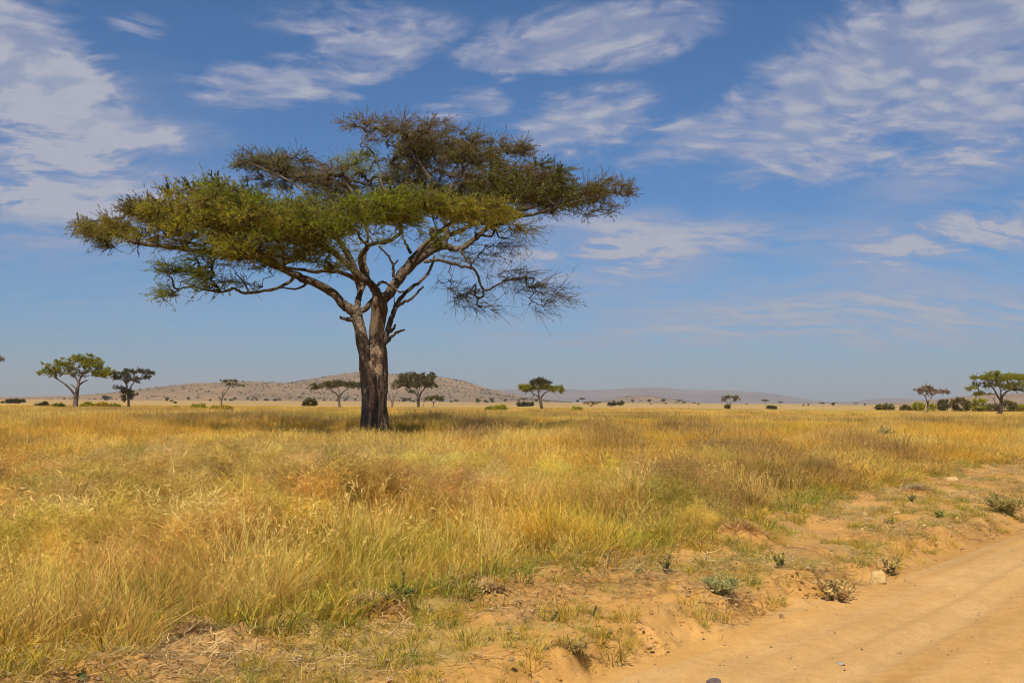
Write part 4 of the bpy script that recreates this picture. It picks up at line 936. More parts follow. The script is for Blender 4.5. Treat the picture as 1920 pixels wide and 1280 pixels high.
def rib_tubes(g, Pt, w, C):
    """straws as flat ribbons lying face up"""
    k, n, _ = Pt.shape; T = np.gradient(Pt, axis=1); S = np.cross(T, np.array([0, .15, 1.0])); S /= np.linalg.norm(S, axis=2, keepdims=True) + 1e-9
    t = np.linspace(0, 1, n); ww = w * (1 - .6 * t)[None, :, None]
    V = np.stack([Pt - S * ww, Pt + S * ww], 2).reshape(k, n * 2, 3)
    f = np.arange(n - 1)[:, None] * 2 + np.array([[0, 1, 3, 2]]); F = (np.arange(k)[:, None, None] * n * 2 + f[None]).reshape(-1, 4)
    g.add(V.reshape(-1, 3), F, np.repeat(C, n * 2, 0))
def blades(g, rg, n, rad, hmin, hmax, width, lean, curl, c_lo, c_hi, seg=4, seed_head=0.0, jitter=.25):
    """n curved grass blades rooted in a disc"""
    r = rad * np.sqrt(rg.uniform(0, 1, n)); a = rg.uniform(0, 2 * np.pi, n)
    b = np.stack([r * np.cos(a), r * np.sin(a), np.full(n, -.03)], 1)
    hh = rg.uniform(hmin, hmax, n)
    az = a + rg.normal(size=n) * 1.0; ln = np.abs(rg.normal(size=n)) * lean
    d0 = np.stack([np.cos(az) * np.sin(ln), np.sin(az) * np.sin(ln), np.cos(ln)], 1)
    out = np.stack([np.cos(az), np.sin(az), np.zeros(n)], 1)
    t = np.linspace(0, 1, seg + 1)
    cu = rg.uniform(.2, 1.0, n) * curl
    Pt = b[:, None, :] + hh[:, None, None] * (d0[:, None, :] * t[None, :, None] + out[:, None, :] * (cu[:, None] * t[None, :] ** 2)[..., None] - np.array([0, 0, 1]) * (cu[:, None] ** 2 * .55 * t[None, :] ** 3)[..., None])
    Pt[:, 1:] += rg.normal(size=Pt[:, 1:].shape) * hh[:, None, None] * .018
    sa = rg.uniform(0, 2 * np.pi, n); sd = np.stack([np.cos(sa), np.sin(sa), np.zeros(n)], 1)
    w = width * rg.uniform(.6, 1.3, n)[:, None] * (1 - t[None, :] ** 1.6 * .9)
    Lf = Pt - sd[:, None, :] * w[..., None] * .5; Rt = Pt + sd[:, None, :] * w[..., None] * .5
    V = np.stack([Lf, Rt], 2).reshape(n, (seg + 1) * 2, 3)
    f = np.arange(seg)[:, None] * 2 + np.array([[0, 1, 3, 2]])
    F = (np.arange(n)[:, None, None] * (seg + 1) * 2 + f[None]).reshape(-1, 4)
    c_lo = np.asarray(c_lo); c_hi = np.asarray(c_hi)
    cc = (c_lo[None, None] * (1 - t[None, :, None]) + c_hi[None, None] * t[None, :, None]) * (1 + rg.normal(size=(n, 1, 1)) * jitter).clip(.45, 1.7) * (1 + rg.normal(size=(n, 1, 3)) * .05)
    g.add(V.reshape(-1, 3), F, np.repeat(cc, 2, 1).reshape(-1, 3).clip(0, 2))
    if seed_head > 0:
        k = rg.uniform(0, 1, n) < seed_head; T = Pt[k]; m = 9
        if len(T):
            i0 = seg - 1; f = rg.uniform(-.1, 1.1, (len(T), m, 1))
            pos = T[:, None, i0] * (1 - f) + T[:, None, i0 + 1] * f
            dr = (T[:, None, i0 + 1] - T[:, None, i0]); dr = dr / (np.linalg.norm(dr, axis=2, keepdims=True) + 1e-9) + rg.normal(size=(len(T), m, 3)) * .5
            leaves(g, pos.reshape(-1, 3), dr.reshape(-1, 3), width * 7, width * .9, c_hi * .95, rg)

def coll_of(prefix, makers):
    c = bpy.data.collections.new(prefix + '_kinds')
    for i, fn in enumerate(makers):
        g = Geo(); fn(g); o = g.build(prefix + '_%02d' % i, M_GRASS, link=False, smooth=True); c.objects.link(o)
    return c
def tuft_makers():
    out = []
    def mk(seed, f):
        return lambda g: f(g, np.random.default_rng(seed))
    lo, hi = (.34, .34, .28), (1.22, 1.15, 1.05)
    # 0-4 ordinary dry tufts, 5-6 messy bent, 7-8 tall thin with seed heads, 9-11 fluffy fine, 12-13 lush, 14-15 stiff pale stalks
    for i in range(5): out.append(mk(300 + i, lambda g, r: blades(g, r, 58, .14, .18, .58, .0060, .50, .70, lo, hi, 5, .03, .42)))
    for i in range(2): out.append(mk(310 + i, lambda g, r: (blades(g, r, 54, .17, .2, .52, .0060, .9, 1.0, lo, hi, 5, 0, .42), blades(g, r, 18, .14, .3, .6, .004, .3, .3, lo, hi, 4, 0, .36))))
    for i in range(2): out.append(mk(315 + i, lambda g, r: (blades(g, r, 12, .10, .5, .8, .0034, .16, .18, lo, hi, 5, .6), blades(g, r, 42, .13, .2, .5, .0055, .5, .65, lo, hi, 4, 0, .40))))
    def fluffy(g, r):
        blades(g, r, 30, .16, .3, .62, .0035, .28, .25, (.8, .8, .8), (1, 1, 1), 4)
        n = 34; P0 = np.stack([r.normal(size=n) * .13, r.normal(size=n) * .13, r.uniform(.35, .66, n)], 1)
        for p in P0:
            m = 16; d = rnd_dir(r, m) * np.array([1, 1, .5]) + np.array([0, 0, .5])
            leaves(g, p + r.normal(size=(m, 3)) * .03, d, .085, .0042, np.array([1.05, 1.02, 1.0]), r)
    for i in range(3): out.append(mk(320 + i, fluffy))
    for i in range(2): out.append(mk(330 + i, lambda g, r: blades(g, r, 58, .13, .15, .42, .0066, .50, .65, (.75, .85, .6), (1.1, 1.1, 1.0), 4, 0, .2)))
    for i in range(2): out.append(mk(335 + i, lambda g, r: blades(g, r, 18, .08, .45, .8, .0070, .28, .20, (.9, .9, .8), (1.15, 1.1, 1.1), 4, .5)))
    return out
TUFT = coll_of('grass_tuft', tuft_makers())
def patch_makers():
    out = []
    lo, hi = (.48, .50, .45), (1.12, 1.08, 1.05)
    for i in range(6):       # 1 m wide, mid distance
        def f(g, i=i):
            r = np.random.default_rng(340 + i)
            for _ in range(9):
                g2 = Geo(); blades(g2, r, 20, .16, .2, .58, .0095, .38, .45, lo, hi, 3, .2, .34)
                off = np.array([r.uniform(-.5, .5), r.uniform(-.5, .5), 0]); s = r.uniform(.7, 1.3)
                for V, F, C in zip(g2.V, g2.F4 if g2.F4 else g2.F3, g2.C): pass
                for q in range(len(g2.V)): g2.V[q] = g2.V[q] * s + off
                base = g.n; g.V += g2.V; g.C += [np.array(c) * r.uniform(.85, 1.15) for c in g2.C]; g.F4 += [F + base for F in g2.F4]; g.n += g2.n
        out.append(f)
    for i in range(5):       # 3 m wide, far
        def f(g, i=i):
            r = np.random.default_rng(360 + i)
            for _ in range(16):
                g2 = Geo(); blades(g2, r, 12, .25, .25, .62, .03, .32, .3, lo, hi, 2, 0)
                off = np.array([r.uniform(-1.5, 1.5), r.uniform(-1.5, 1.5), 0])
                for q in range(len(g2.V)): g2.V[q] = g2.V[q] * r.uniform(.75, 1.2) + off
                base = g.n; g.V += g2.V; g.C += [np.array(c) * r.uniform(.8, 1.2) for c in g2.C]; g.F4 += [F + base for F in g2.F4]; g.n += g2.n
        out.append(f)
    return out
PATCH = coll_of('grass_patch', patch_makers())

def sector(rg, n, d0, d1, half=36):
    d = np.sqrt(rg.uniform(d0 ** 2, d1 ** 2, n)); a = rg.uniform(-R(half), R(half), n)
    return d * np.sin(a), d * np.cos(a), d
def build_grass():
    rg = np.random.default_rng(77)
    def sel_field(x, y, ragged=.35):
        s, tt = st_of(x, y)
        s = s + (fbm(x, y, .9, 3, 91) - .5) * 2 * ragged
        e = edge_s(tt)
        return (s < e) | (s > 4.6), np.clip((e - s) / .8, 0, 1)
    # near
    cx, cy, cd_ = sector(rg, 3600, 4.2, 24.5)
    per = rg.integers(3, 9, len(cx)); own = np.repeat(np.arange(len(cx)), per)
    sp = rg.uniform(.08, .20, len(cx))
    x = np.concatenate([cx[own] + rg.normal(size=len(own)) * sp[own], (b := sector(rg, 9000, 4.2, 24))[0]])
    y = np.concatenate([cy[own] + rg.normal(size=len(own)) * sp[own], b[1]])
    own = np.concatenate([own, np.full(len(b[0]), -1)]); d = np.hypot(x, y)
    ch = rg.uniform(.55, 1.3, len(cx)); ct = rg.uniform(.62, 1.28, (len(cx), 1)) * (1 + rg.normal(size=(len(cx), 3)) * np.array([.05, .06, .15])); cl_ = rg.normal(size=(len(cx), 2)) * .22
    cgreen = rg.uniform(0, 1, len(cx)) < .12
    ok, ed = sel_field(x, y); x, y, d, ed, own = x[ok], y[ok], d[ok], ed[ok], own[ok]
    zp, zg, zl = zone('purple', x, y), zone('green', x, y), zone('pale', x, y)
    n = len(x); u = rg.uniform(0, 1, n); idx = rg.integers(0, 5, n)
    nz = fbm(x, y, 1.8, 3, 93)
    idx = np.where((nz > .52) & (u < .6), rg.integers(5, 7, n), idx)
    idx = np.where((nz < .46) & (u < .45), rg.integers(7, 9, n), idx)
    fl = (zp > .3) & (rg.uniform(0, 1, n) < .85) | (zl > .3) & (rg.uniform(0, 1, n) < .65) | (fbm(x, y, 4, 3, 94) > .60) & (u > .5)
    idx = np.where(fl, rg.integers(9, 12, n), idx)
    gr = (zg > .35) & (rg.uniform(0, 1, n) < .6) | (ed < .4) & (rg.uniform(0, 1, n) < .05)
    idx = np.where(gr, rg.integers(12, 14, n), idx)
    idx = np.where(rg.uniform(0, 1, n) < .075, rg.integers(14, 16, n), idx)
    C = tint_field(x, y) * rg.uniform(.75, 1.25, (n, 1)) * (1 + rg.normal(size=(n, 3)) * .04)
    inc = own >= 0; C[inc] *= ct[own[inc]]; C[~inc] *= .70
    gi_ = inc & cgreen[np.maximum(own, 0)]; C[gi_] = C[gi_] * .4 + np.array([.50, .46, .05]) * .55
    C = np.where((idx >= 14)[:, None], STRAW * 1.05, C)
    C = np.where(((idx >= 12) & (idx < 14))[:, None], C * .5 + GREEN * .5, C)
    cl = fbm(x, y, .62, 2, 97); cl2 = fbm(x, y, 2.1, 3, 95)
    hs = (.45 + .55 * ed) * (.40 + .45 * sst(.25, .75, cl) + .38 * sst(.3, .7, cl2)) * rg.uniform(.8, 1.2, n)
    hs = hs * np.where(inc, ch[np.maximum(own, 0)], .62)
    hs = np.where(idx >= 14, np.maximum(hs, .75) * (.6 + .4 * ed), hs)
    cc = fbm(x, y, .45, 2, 98)
    C = C * (.74 + .52 * cc)[:, None]
    lx = (fbm(x, y, .8, 2, 99) - .5) * 1.2 + np.where(inc, cl_[np.maximum(own, 0), 0], 0); ly = (fbm(x, y, .8, 2, 100) - .5) * 1.2 + np.where(inc, cl_[np.maximum(own, 0), 1], 0)
    S = np.stack([hs * rg.uniform(.95, 1.25, n), hs * rg.uniform(.95, 1.25, n), hs], 1)
    rot = np.stack([rg.normal(size=n) * .12 + lx, rg.normal(size=n) * .12 + ly, rg.uniform(0, 6.28, n)], 1)
    scatter('savanna_grass', np.stack([x, y, H(x, y)], 1), rot, S, idx, C.clip(.02, .95), TUFT, 'tall dry golden grass with purple and green patches along the dirt verge', 'grass')
    # mid and far
    parts = []
    x, y, d = sector(rg, 26000, 22, 75, 35); k = rg.uniform(0, 1, len(x)) < np.clip(1.25 - d / 110, .5, 1); x, y, d = x[k], y[k], d[k]
    parts.append((x, y, rg.integers(0, 6, len(x)), 1.0))
    x, y, d = sector(rg, 46000, 70, 300, 34); k = rg.uniform(0, 1, len(x)) < np.clip(90 / d, .3, 1); x, y, d = x[k], y[k], d[k]
    parts.append((x, y, rg.integers(6, 11, len(x)), 1.0))
    X = np.concatenate([p[0] for p in parts]); Y = np.concatenate([p[1] for p in parts]); I = np.concatenate([p[2] for p in parts])
    ok, ed = sel_field(X, Y, .5); X, Y, I, ed = X[ok], Y[ok], I[ok], ed[ok]
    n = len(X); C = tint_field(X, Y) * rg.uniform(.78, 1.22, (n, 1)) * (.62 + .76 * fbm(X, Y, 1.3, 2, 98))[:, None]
    dd = np.hypot(X, Y)
    hs = (.6 + .4 * ed) * (.34 + .6 * sst(.3, .7, fbm(X, Y, 1.4, 2, 97)) + .5 * sst(.3, .7, fbm(X, Y, 6, 3, 96))) * rg.uniform(.8, 1.25, n) * (1 - .35 * sst(120, 300, dd))
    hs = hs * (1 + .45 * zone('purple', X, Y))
    tb = ground_at(702, 826); rt_ = np.hypot((X - tb[0]) / 1.0, (Y - tb[1] + 2) / 1.6); hs = hs * (1 - .6 * sst(4.5, 2.0, rt_))   # worn ground round the big trunk
    S = np.stack([np.ones(n), np.ones(n), hs], 1) * 1.0
    rot = np.stack([np.zeros(n), np.zeros(n), rg.uniform(0, 6.28, n)], 1)
    scatter('far_grass', np.stack([X, Y, H(X, Y)], 1), rot, S, I, C.clip(.02, .95), PATCH, 'golden grassland stretching back past the big tree to the plain', 'grass')
build_grass()

# ---- low creeping green, straw litter and grit on the bare verge
def verge_makers():
    def creep(seed):
        def f(g):
            r = np.random.default_rng(seed)
            blades(g, r, 90, .20, .03, .10, .0055, 1.0, .8, (.8, .85, .7), (1.1, 1.1, 1), 3, 0, .3)
        return f
    def tuftlet(seed):
        def f(g):
            r = np.random.default_rng(seed)
            blades(g, r, 55, .10, .07, .20, .006, .6, .6, (.75, .85, .6), (1.1, 1.1, 1), 4, .05, .3)
        return f
    def litter(seed):
        def f(g):
            r = np.random.default_rng(seed); n = 26
            a = r.uniform(0, 6.28, n); L_ = r.uniform(.06, .26, n); c = r.normal(size=(n, 3)) * np.array([.16, .16, .004])
            d = np.stack([np.cos(a), np.sin(a), r.normal(size=n) * .08], 1)
            t = np.linspace(-.5, .5, 5)
            Pt = c[:, None] + d[:, None] * (L_[:, None] * t[None])[..., None] + r.normal(size=(n, 5, 3)) * np.array([.008, .008, .003]); Pt[..., 2] = np.abs(Pt[..., 2]) + .004
            rib_tubes(g, Pt, .0032, np.clip(np.tile([1., 1, 1], (n, 1)) * r.uniform(.5, 1.3, (n, 1)), 0, 1.5))
        return f
    def pebble(seed):
        def f(g):
            r = np.random.default_rng(seed)
            for q in range(3):
                n, m = 7, 5; th = np.linspace(0, 2 * np.pi, n, endpoint=False); ph = np.linspace(.15, np.pi - .15, m)
                TT, PP = np.meshgrid(th, ph); rr = .012 * r.uniform(.6, 1.5) * (1 + .3 * r.normal(size=TT.shape) * .5)
                V = np.stack([rr * np.cos(TT) * np.sin(PP) * 1.3, rr * np.sin(TT) * np.sin(PP), rr * np.cos(PP) * .7], -1) + np.array([*(r.normal(size=2) * .12), .004])
                i = np.arange(m - 1)[:, None] * n; j = np.arange(n)[None]; F = np.stack([i + j, i + n + j, i + n + (j + 1) % n, i + (j + 1) % n], -1).reshape(-1, 4)
                g.add(V.reshape(-1, 3), F, (1, 1, 1))
        return f
    return [creep(400), creep(401), tuftlet(402), litter(410), litter(411), litter(412), pebble(420), pebble(421)]
VERGE = coll_of('verge_bit', verge_makers())
def build_verge():
    rg = np.random.default_rng(88)
    def cand(n, s0, s1, t0, t1):
        s = rg.uniform(s0, s1, n); t = t0 + (t1 - t0) * rg.uniform(0, 1, n) ** 1.5
        return UY * s + UX * t, -UX * s + UY * t, s, t
    x, y, s, t = cand(26000, -13.5, ROAD_S - .1, -4, 60)
    e = edge_s(t); ok = (s > e - .9); x, y, s, t, e = x[ok], y[ok], s[ok], t[ok], e[ok]
    pn = fbm(x, y, .8, 4, 54) + .02 + .15 * sst(e + 1.3, e, s) + .10 * np.exp(-((s - ROAD_S + .75) / .35) ** 2)
    ok = pn > .545 + .09 * rg.uniform(-1, 1, len(x)); x, y, s, t, e = x[ok], y[ok], s[ok], t[ok], e[ok]
    n = len(x); hs = rg.uniform(.4, 1.1, n) * (1 + 1.1 * sst(e + .7, e, s))
    C = np.tile(np.array([.36, .34, .05]), (n, 1)) * rg.uniform(.6, 1.2, (n, 1)); w = (rg.uniform(0, 1, n) < .6).astype(float); C = lerp(C, GOLD * .8, w * .75)
    scatter('verge_grass', np.stack([x, y, H(x, y)], 1), np.stack([np.zeros(n), np.zeros(n), rg.uniform(0, 6.28, n)], 1), np.stack([hs, hs, hs], 1), rg.integers(0, 3, n), C, VERGE, 'short creeping green and straw-coloured grass on the bare dirt verge', 'grass')
    x, y, s, t = cand(11000, -11, ROAD_S - .1, -4, 45)
    e = edge_s(t); ok = (s > e - .6) & (fbm(x, y, 1.1, 4, 66) + .1 * sst(e + .8, e, s) > .5); x, y, s, t = x[ok], y[ok], s[ok], t[ok]
    n = len(x); hs = rg.uniform(.7, 1.4, n); C = np.tile(np.array([.85, .60, .26]), (n, 1)) * rg.uniform(.35, 1.1, (n, 1))
    scatter('straw_litter', np.stack([x, y, H(x, y)], 1), np.stack([rg.normal(size=n) * .15, rg.normal(size=n) * .15, rg.uniform(0, 6.28, n)], 1), np.stack([hs, hs, hs], 1), rg.integers(3, 6, n), C, VERGE, 'dry straw and stalk litter strewn over the dirt verge', 'litter')
    x, y, s, t = cand(6500, -9.5, 3.0, -4, 40)
    xc, yc, sc_, tc = cand(3600, -9.0, ROAD_S + .25, -4, 32)
    kc = (fbm(xc, yc, .5, 3, 67) + .12 * np.exp(-((sc_ - ROAD_S + .35) / .3) ** 2) > .53); xc, yc, sc_ = xc[kc], yc[kc], sc_[kc]
    x = np.concatenate([x, xc]); y = np.concatenate([y, yc]); s = np.concatenate([s, sc_])
    n = len(x); hs = rg.uniform(.3, 1.1, n) ** 1.6 * np.where(s > ROAD_S, .5, 1.2); C = np.tile(np.array([.62, .43, .22]), (n, 1)) * rg.uniform(.6, 1.2, (n, 1))
    C[-len(xc):] = SAND * 1.15 * rg.uniform(.8, 1.1, (len(xc), 1)); hs[-len(xc):] *= .85
    scatter('grit', np.stack([x, y, H(x, y)], 1), np.stack([rg.normal(size=n) * .2, rg.normal(size=n) * .2, rg.uniform(0, 6.28, n)], 1), np.stack([hs, hs, hs], 1), rg.integers(6, 8, n), C, VERGE, 'loose grit and pebbles lying on the dirt road and verge', 'gravel')
build_verge()

# ---- scrub on the hill slopes
def scrub_makers():
    out = []
    for i in range(3):
        def f(g, i=i):
            r = np.random.default_rng(500 + i); n = 90
            u = rnd_dir(r, n) * np.array([3.4, 3.4, 1.9]) * r.uniform(.4, 1, (n, 1)) + np.array([0, 0, 2.2])
            leaves(g, u, rnd_dir(r, n) + np.array([0, 0, .4]), 2.2, 1.4, np.tile([1., 1, 1], (n, 1)) * r.uniform(.7, 1.3, (n, 1)), r)
        out.append(f)
    return out
SCRUB = coll_of('scrub', scrub_makers())
def build_scrub():
    rg = np.random.default_rng(99); PP = []
    for key, n, thr in (('left', 2600, .48), ('main', 8000, .46), ('knoll', 1200, .3), ('right', 3000, .45)):
        XX, YY, Z = HILLS[key]; ny, nx = Z.shape
        i = rg.integers(0, int(ny * .56), n); j = rg.integers(0, nx - 1, n)
        fj = rg.uniform(0, 1, n)
        x = XX[i, j] * (1 - fj) + XX[i, j + 1] * fj; y = YY[i, j]; z = Z[i, j] * (1 - fj) + Z[i, j + 1] * fj
        k = (fbm(x, y, 260, 4, 111) > thr + .04 - .14 * (z > Z.max() * .55)) & (z > 0)
        PP.append(np.stack([x, y, z], 1)[k])
    p = np.vstack(PP); n = len(p); hs = rg.uniform(.2, .95, n) ** 1.7
    C = np.tile(np.array([.22, .175, .085]), (n, 1)) * rg.uniform(.7, 1.4, (n, 1))
    scatter('hill_scrub', p, np.stack([np.zeros(n), np.zeros(n), rg.uniform(0, 6.28, n)], 1), np.stack([hs, hs, hs * .9], 1), rg.integers(0, 3, n), C, SCRUB, 'dark scrub and bushes speckling the slopes of the distant hills', 'scrub')
build_scrub()

# ------------------------------------------------------------------ single plants, stones and mounds near the road
def rock_mat(name, c1, c2):
    m, t = mat_new(name); oc = t.new('ShaderNodeTexCoord').outputs['Object']
    n1 = t.noise(oc, 14, 5, .6); n2 = t.noise(oc, 60, 4, .65)
    c = t.mix(t.ramp(n1, .35, .65), c1, c2)
    bp = t.new('ShaderNodeBump', {'Strength': .6, 'Distance': .01, 'Height': t.math('ADD', n1, t.math('MULTIPLY', n2, .4))})
    p = t.new('ShaderNodeBsdfPrincipled', {'Base Color': c, 'Roughness': .9, 'Normal': bp.outputs[0]}); t.new('ShaderNodeOutputMaterial', {0: p.outputs[0]})
    return m
M_ROCK = rock_mat('pale_stone', (.45, .28, .09), (.56, .38, .15))
M_DARKROCK = rock_mat('dark_stone', (.10, .07, .06), (.16, .11, .10))
def stone(label, px, py, wpx, hpx, seed, mat=M_ROCK, D=None, group=None):
    rg = np.random.default_rng(seed); b = ground_at(px, py); k = b[1] / FPX; W = wpx * k; Hh = hpx * k
    n, m = 22, 14; th = np.linspace(0, 2 * np.pi, n, endpoint=False); ph = np.linspace(.02, np.pi - .02, m); TT, PH = np.meshgrid(th, ph)
    U = np.stack([np.cos(TT) * np.sin(PH), np.sin(TT) * np.sin(PH), np.cos(PH)], -1)
    # chop with random planes: an angular stone
    r = np.ones(TT.shape)
    for _ in range(9):
        q = rnd_dir(rg, 1)[0]; dd = rg.uniform(.62, .85); dt = (U * q).sum(-1); r = np.where(dt > .05, np.minimum(r, dd / np.maximum(dt, .05)), r)
    r = r * (1 + .04 * rg.normal(size=r.shape)); U = U * r[..., None]
    V = U * np.array([W * .6, W * .5, Hh * .75]) + b + np.array([0, 0, Hh * .28])
    i = np.arange(m - 1)[:, None] * n; j = np.arange(n)[None]; F = np.stack([i + j, i + n + j, i + n + (j + 1) % n, i + (j + 1) % n], -1).reshape(-1, 4)
    o = mesh_np('stone', (V - b).reshape(-1, 3), F, mat, smooth=False); o.location = b; tag(o, label, 'stone', group); return o
stone('pale angular tan rock at the foot of the dirt bank beside the road', 1648, 1094, 27, 26, 601)
stone('flat pale stone on the upper edge of the verge below the tall grass, right side', 1787, 901, 22, 9, 602)
stone('small white stone lying mid verge above the pale angular rock', 1622, 964, 9, 8, 603)
stone('pale flat stone on the verge, left of a cluster of white pebbles', 1680, 965, 12, 7, 604)
stone('white pebble furthest right on the bare slope of the verge', 1795, 978, 6, 5, 605)
stone('whitish pebble on the bare slope, beside a leafy sprig', 1733, 988, 9, 6, 606)
stone('dark rounded stone on the road at the bottom edge of the photo', 1340, 1283, 26, 12, 607, M_DARKROCK)
stone('little pale stone in the dirt near the bottom left, right of the straw heap', 528, 1265, 7, 5, 608)
stone('little grey stone flat on the road surface', 1576, 1244, 15, 4, 609, rock_mat('grey_stone', (.28, .22, .17), (.34, .28, .22)))

def sprig(name, label, px, py, hpx, wpx, col, seed, nst=6, leafL=.05, leafW=.02, nl=26, cat='plant', lean=0.0, stemcol=(1, 1, 1), lay=False, straight=.25):
    """a small plant of several stems with leaves along them"""
    rg = np.random.default_rng(seed); b = ground_at(px, py); k = b[1] / FPX; Hh, W = hpx * k, wpx * k
    root = empty(name, b); tag(root, label, cat)
    g = Geo(); gl = Geo(); Pts = []
    for i in range(nst):
        a = rg.uniform(0, 6.28); q = i / max(1, nst - 1)
        e = b + np.array([math.cos(a) * W * .5 * rg.uniform(.3, 1) + lean * Hh, math.sin(a) * W * .5 * rg.uniform(.3, 1), Hh * rg.uniform(.55, 1)])
        t = np.linspace(0, 1, 7)[:, None]; pts = b * (1 - t) + e * t; pts[:, 2] = b[2] - .01 + (e[2] - b[2]) * t[:, 0] ** (.8 if not lay else 1.4)
        pts[1:] += rg.normal(size=(6, 3)) * straight * .08 * max(W, Hh * .5); Pts.append(pts)
    Pts = np.array(Pts); g.many_tubes(Pts, .0045 + .004 * Hh, .002, 5, C=stemcol)
    m = nl; tt = rg.uniform(.12, 1, (nst, m)) * 6; i0 = np.minimum(tt.astype(int), 5); f = (tt - i0)[..., None]; ii = np.arange(nst)[:, None]
    pos = Pts[ii, i0] * (1 - f) + Pts[ii, i0 + 1] * f; dr = rg.normal(size=pos.shape) + np.array([0, 0, .5])
    cc = np.tile(np.asarray(col) * np.array([2.0, 1.7, 1.4]), (nst * m, 1)) * rg.uniform(.6, 1.35, (nst * m, 1))
    leaves(gl, pos.reshape(-1, 3), dr.reshape(-1, 3), rg.uniform(.7, 1.3, nst * m) * leafL, leafW, cc, rg)
    g.build('stem', M_BARK_FAR, root); gl.build('foliage', M_PLANT, root, smooth=False); return root
DG = (.10, .13, .03)
# the dark feathery thorny plant: one tall stem, side shoots to the left
def thorn_plant():
    rg = np.random.default_rng(620); b = ground_at(750, 1152); D = b[1]; root = empty('thorn_sapling', b)
    tag(root, 'dark green feathery thorn sapling on a straw mound at the verge edge', 'plant')
    g = Geo(); gl = Geo()
    L_ = [[(752, 1152), (751, 1130), (753, 1105), (758, 1080), (754, 1072)], [(752, 1148), (735, 1142), (715, 1138), (701, 1132)], [(751, 1135), (738, 1128), (728, 1122), (720, 1112)], [(752, 1120), (744, 1108), (740, 1098)], [(753, 1112), (765, 1108), (772, 1107)], [(728, 1142), (722, 1132), (716, 1128)], [(751, 1150), (740, 1150), (722, 1148), (706, 1146)], [(751, 1145), (745, 1135), (735, 1135)]]
    for k, l in enumerate(L_):
        q = np.array([P(a, c, D + dy) for (a, c), dy in zip(l, np.linspace(0, rg.uniform(-.2, .2), len(l)))]); c = catmull(q, 5); g.tube(c, np.linspace(.010, .004, len(c)), 6, None, (.7, .8, .5))
        n = 70 if k == 0 else 55; i = rg.integers(1, len(c), n); d = rnd_dir(rg, n)
        leaves(gl, c[i] + rg.normal(size=(n, 3)) * .006, d, .042, .012, np.tile(DG, (n, 1)) * rg.uniform(.6, 1.5, (n, 1)), rg)
    g.build('stem', M_BARK_FAR, root); gl.build('foliage', M_PLANT, root, smooth=False)
thorn_plant()
sprig('sage_shrub', 'low grey-green feathery shrub on bare dirt near the road', 1352, 1137, 34, 84, (.20, .22, .085), 621, 46, .045, .009, 42)
sprig('withered_weed', 'withered brown broad-leaved weed hanging on the dirt bank left of the pale angular rock', 1568, 1125, 40, 95, (.25, .20, .08), 622, 26, .055, .036, 12, lay=True)
sprig('withered_weed', 'smaller withered leafy weed on the bank just above the pale angular rock', 1668, 1078, 34, 50, (.20, .18, .06), 623, 12, .045, .03, 12)
sprig('sapling', 'dark crooked twiggy sapling where grass meets dirt, right of centre', 1248, 1078, 46, 36, (.15, .16, .045), 624, 9, .035, .016, 16, stemcol=(1.2, 1.1, 1), straight=.8)
sprig('leafy_sprig', 'small dark leafy sprig on the bare verge above the bank', 1462, 1092, 26, 30, (.12, .13, .04), 625, 7, .05, .03, 9)
sprig('leafy_sprig', 'small green sprig low on the bare slope, right of the white pebbles', 1763, 975, 13, 18, (.10, .16, .04), 626, 6, .05, .035, 8)
sprig('leafy_sprig', 'small green sprig on the verge below the tall grass, left of the flat pale stone', 1710, 945, 18, 28, (.10, .13, .04), 627, 7, .05, .03, 9)
sprig('leafy_sprig', 'dark green sprig lying low on the verge left of the white pebbles', 1665, 985, 12, 24, (.09, .12, .035), 628, 7, .045, .025, 9)
sprig('shrub', 'wiry dark green shrub rising from the grass at the right, like a small dome', 1658, 828, 32, 56, (.13, .13, .06), 629, 22, .10, .05, 20, straight=.8)
sprig('shrub', 'greenish shrub poking out of the grass right of the big tree shadow', 1272, 822, 30, 32, (.16, .15, .05), 630, 18, .10, .05, 22)
sprig('shrub', 'small dark shrub at the right end of the big tree shadow', 938, 815, 26, 16, (.12, .12, .05), 631, 10, .09, .05, 18)
sprig('shrub', 'low olive shrub in the grass right of the big trunk foot', 876, 848, 26, 26, (.13, .15, .04), 632, 12, .08, .04, 20)
sprig('weed', 'thin tall dark green weed standing in the pale grass left of centre', 565, 912, 54, 9, (.10, .15, .04), 633, 4, .07, .03, 22)
sprig('weed', 'dark leafy weed in the grass beneath the purplish right-hand clumps', 1180, 1018, 20, 26, (.12, .14, .04), 634, 7, .05, .03, 12)
sprig('creeping_bush', 'bushy green tangle on the verge at the right edge of the photo', 1885, 978, 34, 110, (.20, .19, .06), 635, 60, .07, .018, 26)
sprig('creeping_bush', 'low brownish green clump at the bottom edge beside the road', 1075, 1262, 20, 90, (.24, .20, .07), 636, 46, .045, .009, 22)
sprig('flower', 'tiny wild plant with one pale violet bloom at the bottom left corner', 157, 1276, 18, 22, (.06, .09, .03), 637, 5, .05, .03, 4)

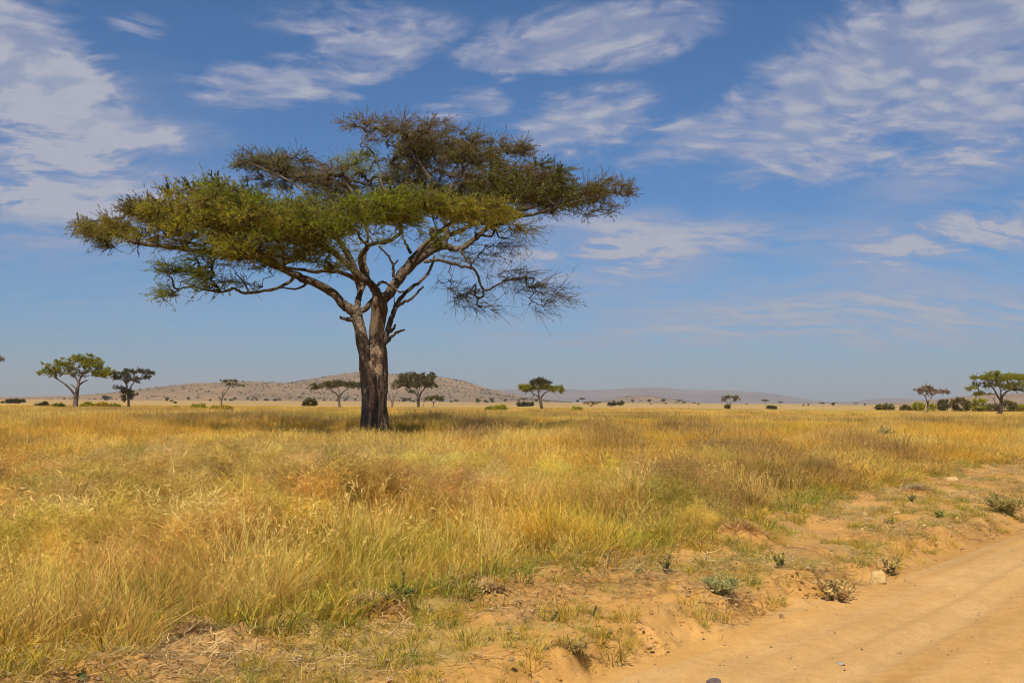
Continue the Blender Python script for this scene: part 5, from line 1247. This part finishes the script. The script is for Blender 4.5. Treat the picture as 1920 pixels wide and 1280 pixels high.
def straw_heap(label, px, py, wpx, hpx, seed, col=(.40, .28, .15)):
    rg = np.random.default_rng(seed); b = ground_at(px, py); k = b[1] / FPX; W, Hh = wpx * k, hpx * k
    root = empty('straw_heap', b); tag(root, label, 'straw heap', 'straw heaps on the verge edge')
    g = Geo(); n = 520; u = rg.normal(size=(n, 2)) * .23; u = u[(u ** 2).sum(1) < .25]; n = len(u)
    z = Hh * np.sqrt(np.clip(1 - (u ** 2).sum(1) * 4, 0, 1)) * rg.uniform(.3, 1, n)
    c = np.stack([b[0] + u[:, 0] * W, b[1] + u[:, 1] * W * .7, H(b[0] + u[:, 0] * W, b[1] + u[:, 1] * W * .7) + z + .006], 1)
    a = rg.normal(size=n) * .7 + rg.choice([0, math.pi / 3], n); d = np.stack([np.cos(a), np.sin(a), -u[:, 0] * 1.1 * np.cos(a) * Hh / W * 4 + rg.normal(size=n) * .12], 1)
    L_ = rg.uniform(.12, .34, n); t = np.linspace(-.5, .5, 5)
    Pt = c[:, None] + d[:, None] * (L_[:, None] * t[None])[..., None] + rg.normal(size=(n, 5, 3)) * .008
    rib_tubes(g, Pt, .0042, np.clip(np.tile(np.array(col) * 1.7, (n, 1)) * rg.uniform(.4, 1.3, (n, 1)), 0, 1))
    g.build('straw', M_PLANT, root)
    # the soil hump it lies on
    q = 26; r = np.linspace(0, 1, 12); th = np.linspace(0, 2 * np.pi, q, endpoint=False); RR, TT = np.meshgrid(r, th, indexing='ij')
    X = RR * np.cos(TT) * W * .62; Y = RR * np.sin(TT) * W * .5; Z = Hh * .62 * (1 - RR ** 2) ** 1.2 + (fbm(X + b[0], Y + b[1], .12, 3, seed) - .5) * .03 * (1 - RR) - .012 - .03 * RR ** 4 + H(X + b[0], Y + b[1]) - b[2]
    i = np.arange(11)[:, None] * q; j = np.arange(q)[None]; F = np.stack([i + j, i + q + j, i + q + (j + 1) % q, i + (j + 1) % q], -1).reshape(-1, 4)
    mesh_np('soil_hump', np.stack([X.ravel() + b[0], Y.ravel() + b[1], Z.ravel() + b[2]], 1), F, M_SOIL, root, cattrs={'tint': np.tile(SAND, (X.size, 1))})
straw_heap('heap of matted brown straw on a dirt hump at the lower left verge', 362, 1196, 90, 22, 701, (.40, .25, .11))
straw_heap('heap of brown straw on a dirt hump above the sage shrub', 1395, 1000, 105, 26, 702, (.46, .28, .11))
straw_heap('pale straw heap around the dark feathery thorn sapling', 705, 1148, 150, 30, 703, (.52, .34, .15))
straw_heap('small straw heap on the verge between the sapling and the lower centre', 915, 1105, 60, 10, 704, (.52, .34, .15))
straw_heap('straw and soil hump at the top of the verge near the flat pale stone', 1720, 925, 70, 18, 705, (.36, .25, .14))

def seed_stalk(label, x0, y0, x1, y1, seed):
    b = ground_at(x0, y0); D = b[1]; root = empty('seed_stalk', b); tag(root, label, 'grass stalk')
    rg = np.random.default_rng(seed); g = Geo(); gl = Geo()
    q = np.array([b, P(x0 * .7 + x1 * .3, y0 * .65 + y1 * .35, D), P(x0 * .35 + x1 * .65, y0 * .3 + y1 * .7, D), P(x1, y1, D)]); q[0, 2] -= .02; q[1] += (q[1] - q[3]) * .06 + np.array([-.012, 0, 0]); c = catmull(q, 6)
    g.tube(c, np.linspace(.0035, .002, len(c)), 5, None, (.50, .55, .14)); g.build('stalk', M_PLANT, root)
    n = 90; f = rg.uniform(.72, 1, n); pos = c[(f * (len(c) - 1)).astype(int)]; dd = c[-1] - c[-5]; dd /= np.linalg.norm(dd)
    leaves(gl, pos + rg.normal(size=(n, 3)) * .004, dd + rg.normal(size=(n, 3)) * .25, .03, .006, np.tile([.16, .17, .06], (n, 1)) * rg.uniform(.7, 1.3, (n, 1)), rg); gl.build('seed_head', M_PLANT, root, smooth=False)
seed_stalk('long leaning green seed stalk on bare dirt, left of two', 1008, 1222, 1044, 1146, 801)
seed_stalk('long leaning green seed stalk on bare dirt, right of two', 1095, 1212, 1118, 1136, 802)
